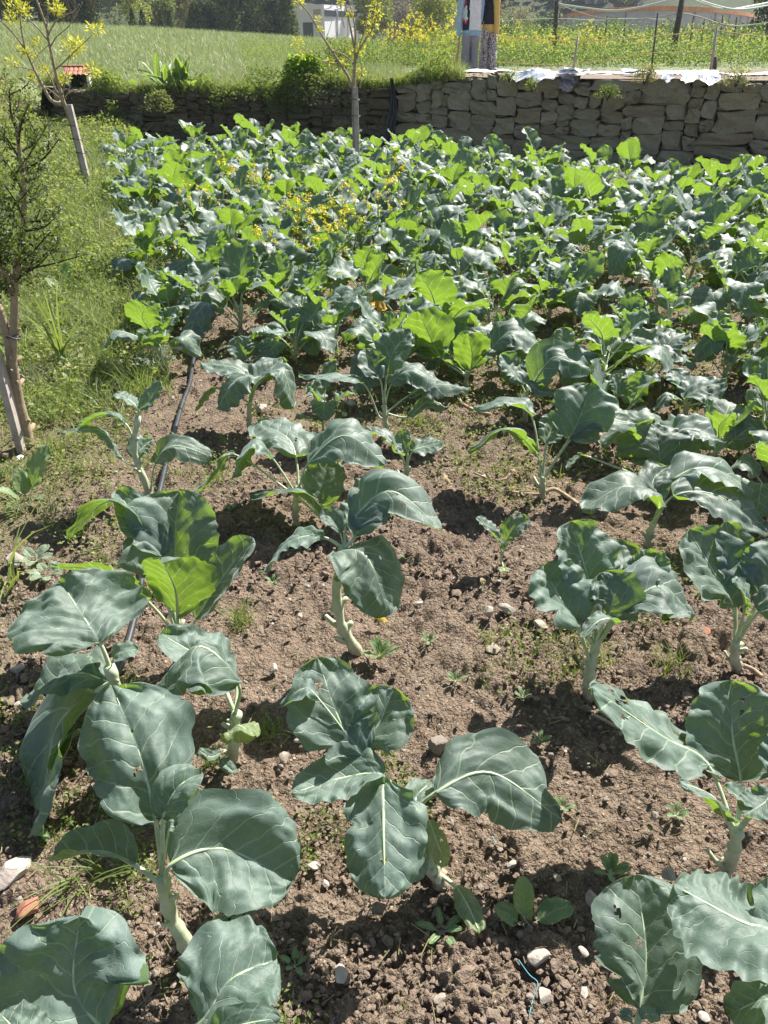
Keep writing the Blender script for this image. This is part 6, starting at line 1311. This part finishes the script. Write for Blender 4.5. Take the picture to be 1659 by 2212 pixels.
# ------------------------------------------------------------------ trees
def tree_mats(name, a, b, tr, sc_=1.2): M[name] = leafy(name, a, b, tr, .3, .6, sc_, .2)
tree_mats('t_olive', (.13, .16, .06), (.32, .34, .14), (.32, .36, .08)); tree_mats('t_dark', (.022, .042, .016), (.065, .095, .036), (.08, .13, .025)); tree_mats('t_fresh', (.16, .21, .035), (.33, .37, .07), (.45, .50, .05))
tree_mats('t_bare', (.14, .115, .085), (.23, .20, .16), (.2, .16, .1)); tree_mats('t_wood', (.035, .055, .03), (.085, .105, .06), (.1, .14, .04), .15); tree_mats('t_mid', (.07, .11, .04), (.17, .22, .08), (.2, .28, .05))
def tree(label, px, Y, w, h, mats, n, size, seed, name='tree', low=.12, trunk=True, conical=0, z=None, cat='tree'):
    c = at_y(px, 80, Y); z = float(terrace_z(c[0], min(c[1], 75.)))-.1 if z is None else z; r = np.random.RandomState(seed)
    t = thing(name, label, cat, (c[0], c[1], z)); mb = MB(); mb.tube([(0, 0, 0), (.1, 0, h*.3), (-.1, .1, h*.65), (0, 0, h*.9)], [.035*h**.8, .028*h**.8, .016*h**.8, .02], 8)
    for k in range(9): a = r.rand()*6.28; z0 = h*(low+.4*r.rand()); mb.tube([(0, 0, z0), (cos(a)*w*.2, sin(a)*w*.2, z0+h*.12), (cos(a)*w*.42, sin(a)*w*.4, z0+h*.3)], [.012*h**.8, .008*h**.8, .004*h**.8], 5)
    obj('trunk', mb.mesh('trunk', [M['bark']]), t)
    k = 1 if conical else 16; P = []
    if conical:
        u = r.rand(n)**1.25; a = r.rand(n)*6.28; rr = w/2*(1-u)**.7*(.55+.45*r.rand(n)**.4)*(.8+.4*vnoise(a*2, u*8, seed)); P = np.stack([np.cos(a)*rr, np.sin(a)*rr, h*(low*.2+u*(1-low*.2))], 1)
    else:
        for i in range(k):
            a = r.rand()*6.28; q = np.sqrt(r.rand())*.62; cz = low+(1-low)*(.12+.76*r.rand()); e = w/2*(.32+.22*r.rand()); m = n//k; d = r.randn(m, 3); d /= np.linalg.norm(d, axis=1)[:, None]; rad = (.45+.6*r.rand(m)**.5)
            P.append(np.array([cos(a)*w/2*q, sin(a)*w/2*q, cz*h])+d*rad[:, None]*np.array([e, e, e*1.0]))
        P = np.vstack(P); P[:, 2] = np.abs(P[:, 2])
    o = obj('crown', leaf_cloud('crown', P, size, [M[m] for m in mats], seed, .1, mi=r.randint(0, len(mats), len(P)), aspect=.7), t); o['kind'] = 'stuff'
tree('brown leafless-looking tree at the top left corner', 8, 78, 5, 8, ['t_bare', 't_olive'], 3000, .35, 1)
tree('dark trunked tree second from the top left corner', 40, 82, 5, 9, ['t_bare', 't_dark'], 3000, .35, 2)
tree('dense dark green tree behind the left young tree', 95, 80, 7, 10, ['t_dark', 't_mid'], 6500, .32, 3, low=.05)
tree('deep shaded dark tree between the two big left trees', 150, 86, 6, 10, ['t_dark'], 5000, .32, 4, low=.03)
tree('large drooping olive-green tree at the top left', 205, 80, 8.5, 11, ['t_olive', 't_mid'], 9000, .28, 5, low=.02)
tree('dark shaded edge tree beside the large drooping one', 172, 78, 3.5, 8, ['t_dark'], 2600, .3, 16, low=.0)
tree('lighter willow-like tree at the right end of the left group', 285, 84, 5.5, 9, ['t_olive', 't_fresh'], 5500, .25, 6, low=.02)
tree('round green shrub at the field edge under the blue hillside', 352, 92, 3.6, 3.4, ['t_mid', 't_olive'], 2500, .25, 7, low=.0)
for k, px in enumerate((292, 313, 352, 372)): tree(['leftmost', 'second', 'third', 'rightmost'][k]+' of the small dark cypresses at the field edge', px, 80, .75, 1.7, ['t_dark'], 700, .14, 30+k, 'cypress', conical=1)
tree('yellowish budding tree left of the dark hedge', 395, 100, 6.5, 6.2, ['t_olive', 't_bare', 't_fresh'], 4000, .3, 8, low=.05)
tree('grey-brown leafless tree above the dark hedge', 470, 120, 11, 8.5, ['t_bare'], 5000, .3, 9, low=.1)
tree('second grey-brown leafless tree behind the hedge', 540, 130, 10, 8.5, ['t_bare', 't_olive'], 4500, .3, 10, low=.1)
for k, (px, w, h) in enumerate([(428, 2.6, 2.6), (452, 3.0, 3.0), (478, 3.4, 3.9), (500, 3.4, 4.2), (518, 3.2, 5.4), (542, 3.6, 4.3), (566, 3.6, 4.5), (590, 3.4, 4.2), (608, 3.4, 4.4), (622, 2.6, 4.2)]):
    tree('dark conifer number %s from the left in the hedge before the white house' % ('one two three four five six seven eight nine ten'.split()[k]), px, 88+k % 3, w, h, ['t_dark', 't_mid'] if k % 3 == 0 else ['t_dark'], 2600, .22, 50+k, 'hedge_conifer', conical=(k % 3 != 1), low=.0)
tree('yellow-green tree behind the dark hedge', 590, 118, 7, 7.5, ['t_fresh', 't_olive'], 3500, .3, 11, low=.2)
tree('fresh green leafy tree right of the white house', 806, 105, 5.5, 8, ['t_fresh', 't_mid'], 6500, .26, 12, low=.05)
tree('dark green tree partly covering the white house', 790, 108, 2.4, 6, ['t_mid', 't_dark'], 3200, .26, 13, low=.1)
tree('yellow-green young tree left of the scarecrows', 930, 72, 4.4, 4.4, ['t_fresh', 't_olive'], 4500, .2, 14, low=.0, z=.9)
tree('greyish bare thicket behind the scarecrows', 1000, 120, 9, 7, ['t_bare'], 5000, .3, 15, low=.0, z=0, name='thicket', cat='shrub'); tree('brown bare thicket left of the grey tank', 1120, 118, 10, 6, ['t_bare', 't_olive'], 5500, .3, 17, low=.0, z=0, name='thicket', cat='shrub')
tree('bare thicket left of the yellow-green young tree', 870, 115, 8, 6.5, ['t_bare'], 4500, .3, 18, low=.0, z=0, name='thicket', cat='shrub')
tree('green shrub left of the grey tank', 1178, 112, 3.6, 4.4, ['t_mid', 't_dark'], 1800, .3, 19, low=.0, z=.5)
tree('fresh green tree between the far houses', 1350, 150, 6, 10, ['t_fresh', 't_bare'], 2600, .4, 20, low=.2, z=0)
tree('dark evergreen at the top right edge', 1652, 48, 3, 6, ['t_dark'], 3500, .2, 21, low=.0, z=.6)

# ------------------------------------------------------------------ white house
M['glass'] = simple('dark_window', (.05, .06, .075), .2, .2, 4, 0, spec=.5); M['tan'] = simple('tan_panel', (.45, .38, .28), .7, .1, 4)
M['rim'] = simple('orange_rust_band', (.62, .26, .12), .8, .25, 1.5, .1); M['grey_render'] = simple('grey_render', (.46, .45, .47), .85, .12, 1.2, .1); M['roof'] = simple('brown_tile_roof', (.25, .13, .09), .85, .2, 3, .3)
def quadbox(a, b, th, z0, z1, out=0.0):
    """wall slab between plan points a and b"""
    a = np.array(a[:2]); b = np.array(b[:2]); d = b-a; L = np.linalg.norm(d); ang = math.atan2(d[1], d[0]); n_ = np.array([d[1], -d[0]])/L; m = (a+b)/2+n_*(out-th/2)
    return (m[0], m[1], (z0+z1)/2), (L, th, z1-z0), ang
A_ = at_y(645, 80, 128); Bc = at_y(698, 80, 122); Cc_ = at_y(768, 80, 132); zt = at_y(698, 9, 122)[2]; zb = 1.0
hs = thing('white_house', 'low white modern house with scalloped canopies behind the field', 'house', (Bc[0], Bc[1], 0)); H0 = np.array([Bc[0], Bc[1], 0.])
def hpart(nm, a, b, th, z0, z1, mat, out=0., par=hs):
    c, d, ang = quadbox(a, b, th, z0, z1, out); c = np.array(c)-H0; return obj(nm, MB().box(tuple(c), d, ang).mesh(nm, [M[mat]], False), par)
def hp(f, s): return (s[0]*(1-f)+s[1]*f) if 0 else None
def lerp(a, b, f): return a*(1-f)+b*f
hpart('wall', A_, Bc, .3, zb, zt, 'white'); hpart('wall', Bc+np.array([.02, .3, 0]), Cc_, .3, zb, zt-.02, 'white')
def zpy(py, Y): return at_y(700, py, Y)[2]
w1 = hpart('window', lerp(A_, Bc, .66), lerp(A_, Bc, .94), .1, zpy(31, 123), zpy(20, 123), 'tan', .06)
w2 = hpart('door', lerp(A_, Bc, .22), lerp(A_, Bc, .62), .1, zb+.2, zpy(48, 124), 'glass', .06)
for f0, f1 in ((.05, .40), (.46, .72), (.76, .98)): hpart('window', lerp(Bc, Cc_, f0), lerp(Bc, Cc_, f1), .1, zpy(35, 124), zpy(22, 124), 'glass', .07)
for f in (.43, .74): hpart('downpipe', lerp(Bc, Cc_, f), lerp(Bc, Cc_, f+.012), .12, zb, zt, 'grey_render', .1)
rc = (A_+Cc_)/2-H0; obj('roof', MB().box((rc[0]+.5, rc[1]+2.5, zt+.06), (8.5, 8.5, .16), .45).mesh('roof', [M['grey_render']], False), hs)
for f in (.12, .42, .70, .95):
    cpos = lerp(Bc, Cc_, f)-H0; ring = []
    for k in range(9): a = pi+pi*k/8; ring.append((cpos[0]+cos(a)*.75, cpos[1]-.35, zt-.02+sin(a)*.45))
    obj('canopy_scallop', MB().tube(ring, .09, 6).mesh('canopy_scallop', [M['white']]), hs)
gw0 = at_y(764, 80, 126); gw1 = at_y(905, 80, 118); c, d, ang = quadbox(gw0, gw1, .3, .5, zpy(49, 124))
thing('garden_wall', 'long white garden wall running right from the white house', 'wall', c, me=MB().box((0, 0, 0), d, ang).mesh('garden_wall', [M['white']], False))

# ------------------------------------------------------------------ grey round tank wall with orange rim, far houses
top_z = at_y(1420, 22, 85)[2]; pl = []
for px, Y in [(1205, 120), (1235, 106), (1280, 95), (1340, 88), (1420, 85), (1500, 88), (1560, 95), (1604, 104), (1628, 115)]:
    q = at_y(px, 60, Y); pl.append((q[0], q[1], 0))
Q = spline(pl, 40); tk = thing('round_tank', 'big round grey tank with an orange rim beyond the vegetable rows', 'tank', (float(Q[20][0]), float(Q[20][1]), 0)); O = Q[20]
def band_mesh(nm, z0, z1, mat, out):
    V = []; F = []
    for i, q in enumerate(Q):
        tq = Q[min(i+1, 39)]-Q[max(i-1, 0)]; n_ = np.array([tq[1], -tq[0], 0]); n_ /= np.linalg.norm(n_)
        for o_ in (out, out-.4):
            for z in (z0, z1): p = q+n_*o_-O; V.append((p[0], p[1], z))
    for i in range(39):
        b = i*4; F += [[b, b+4, b+5, b+1], [b+1, b+5, b+7, b+3], [b+2, b+3, b+7, b+6], [b, b+2, b+6, b+4]]
    me = bpy.data.meshes.new(nm); me.from_pydata(V, [], F); me.materials.append(M[mat]); me.update(); obj(nm, me, tk)
band_mesh('wall', .2, top_z-.02, 'grey_render', 0); band_mesh('rim', top_z-.02, top_z+.34, 'rim', .12); band_mesh('plinth', .2, top_z-2.3, 'white', .1)
for k in range(1, 39, 3):
    q = Q[k]-O; obj('pilaster', MB().box((q[0], q[1]-.12, top_z/2), (.12, .18, top_z-.1)).mesh('pilaster', [M['grey_render']], False), tk)
def house(label, px0, px1, pyb, pyt, Y, wallm, roofm, seed):
    a = at_y(px0, pyb, Y); b = at_y(px1, pyb, Y); zt = at_y(px0, pyt, Y)[2]; w = b[0]-a[0]; t = thing('far_house', label, 'house', ((a[0]+b[0])/2, Y+3, 0)); zb = a[2]-3
    obj('wall', MB().box((0, 0, (zt+zb)/2), (w, 6, zt-zb)).mesh('wall', [M[wallm]], False), t)
    obj('roof', MB().box((0, -.2, zt+.15), (w+.8, 7, .3)).box((0, 0, zt+.5), (w*.7, 4.2, .5)).mesh('roof', [M[roofm]], False), t)
    n = max(2, int(w/3))
    for k in range(n):
        f = obj('window', MB().box(((k+.5)/n*w-w/2, -3.02, zt-1.6), (1.1, .1, 1.2)).mesh('window', [M['glass']], False), t)
        obj('sill', MB().box(((k+.5)/n*w-w/2, -3.1, zt-2.3), (1.3, .25, .1)).mesh('sill', [M['white']], False), f)
house('white far building high at the top right behind the scarecrows', 1176, 1262, 11, -40, 165, 'white', 'roof', 1); house('brown-roofed far house next to the white far building', 1264, 1306, 18, -18, 150, 'tan', 'roof', 2)
house('pale far house above the middle of the grey tank', 1340, 1390, 5, -35, 175, 'white', 'roof', 3)
house('pale shed roof visible left of the scarecrows', 952, 990, 62, 40, 110, 'grey_render', 'grey_render', 4)

# ------------------------------------------------------------------ hillside and its woods
gx = np.linspace(-340, 340, 56); gy = np.concatenate([np.linspace(70, 140, 14), np.geomspace(146, 430, 34)])
def hill_z(x, y): return np.clip(y-135, 0, None)*.30*(1+.25*np.sin(x*.012+1))*1.0-1.5*(y < 136)+4*fbm(x*.02, y*.02, 3, 3)*np.clip((y-140)/60, 0, 1)+.9
X, Y_ = np.meshgrid(gx, gy, indexing='ij'); Z = hill_z(X, Y_); n = len(gy); i = (np.arange(len(gx)-1)[:, None]*n+np.arange(n-1)[None]).ravel()
M['hill'] = simple('hill_ground', (.06, .075, .04), .95, .4, .05, .3, .5, .1)
obj('hillside', mesh_np('hillside', np.stack([X, Y_, Z], -1).reshape(-1, 3), np.stack([i, i+n, i+n+1, i+1], 1), [M['hill']]), kind='structure')
r_ = np.random.RandomState(3); nt = 520; yy = 150*(2.7**r_.rand(nt)); xx = yy*r_.uniform(-.78, .78, nt); P = []; mi = []
for x, y in zip(xx, yy):
    m = 80; w = r_.uniform(4, 8); h = r_.uniform(5, 11); d = r_.randn(m, 3); d /= np.linalg.norm(d, axis=1)[:, None]; P.append(np.array([x, y, float(hill_z(x, y))+h*.5])+d*np.array([w/2, w/2, h/2])*(.6+.5*r_.rand(m))[:, None]); mi += [r_.choice([0, 0, 0, 1, 2])]*m
stuff('hillside_wood', leaf_cloud('hillside_wood', np.vstack(P), 1.5, [M['t_wood'], M['t_bare'], M['t_mid']], 3, .3, mi=np.array(mi), aspect=.8))

# ------------------------------------------------------------------ light haze over the whole place
hz = bpy.data.materials.new('haze'); hz.use_nodes = True; hn = hz.node_tree.nodes; hn.remove(hn['Principled BSDF']); pv = hn.new('ShaderNodeVolumePrincipled')
pv.inputs['Color'].default_value = (.75, .83, .95, 1); pv.inputs['Density'].default_value = .0004; pv.inputs['Anisotropy'].default_value = .3
hz.node_tree.links.new(pv.outputs[0], hn['Material Output'].inputs['Volume'])
obj('haze', MB().box((0, 0, 0), (760, 1100, 122)).mesh('haze', [hz], False), None, (0, 60, 59.5), kind='stuff')
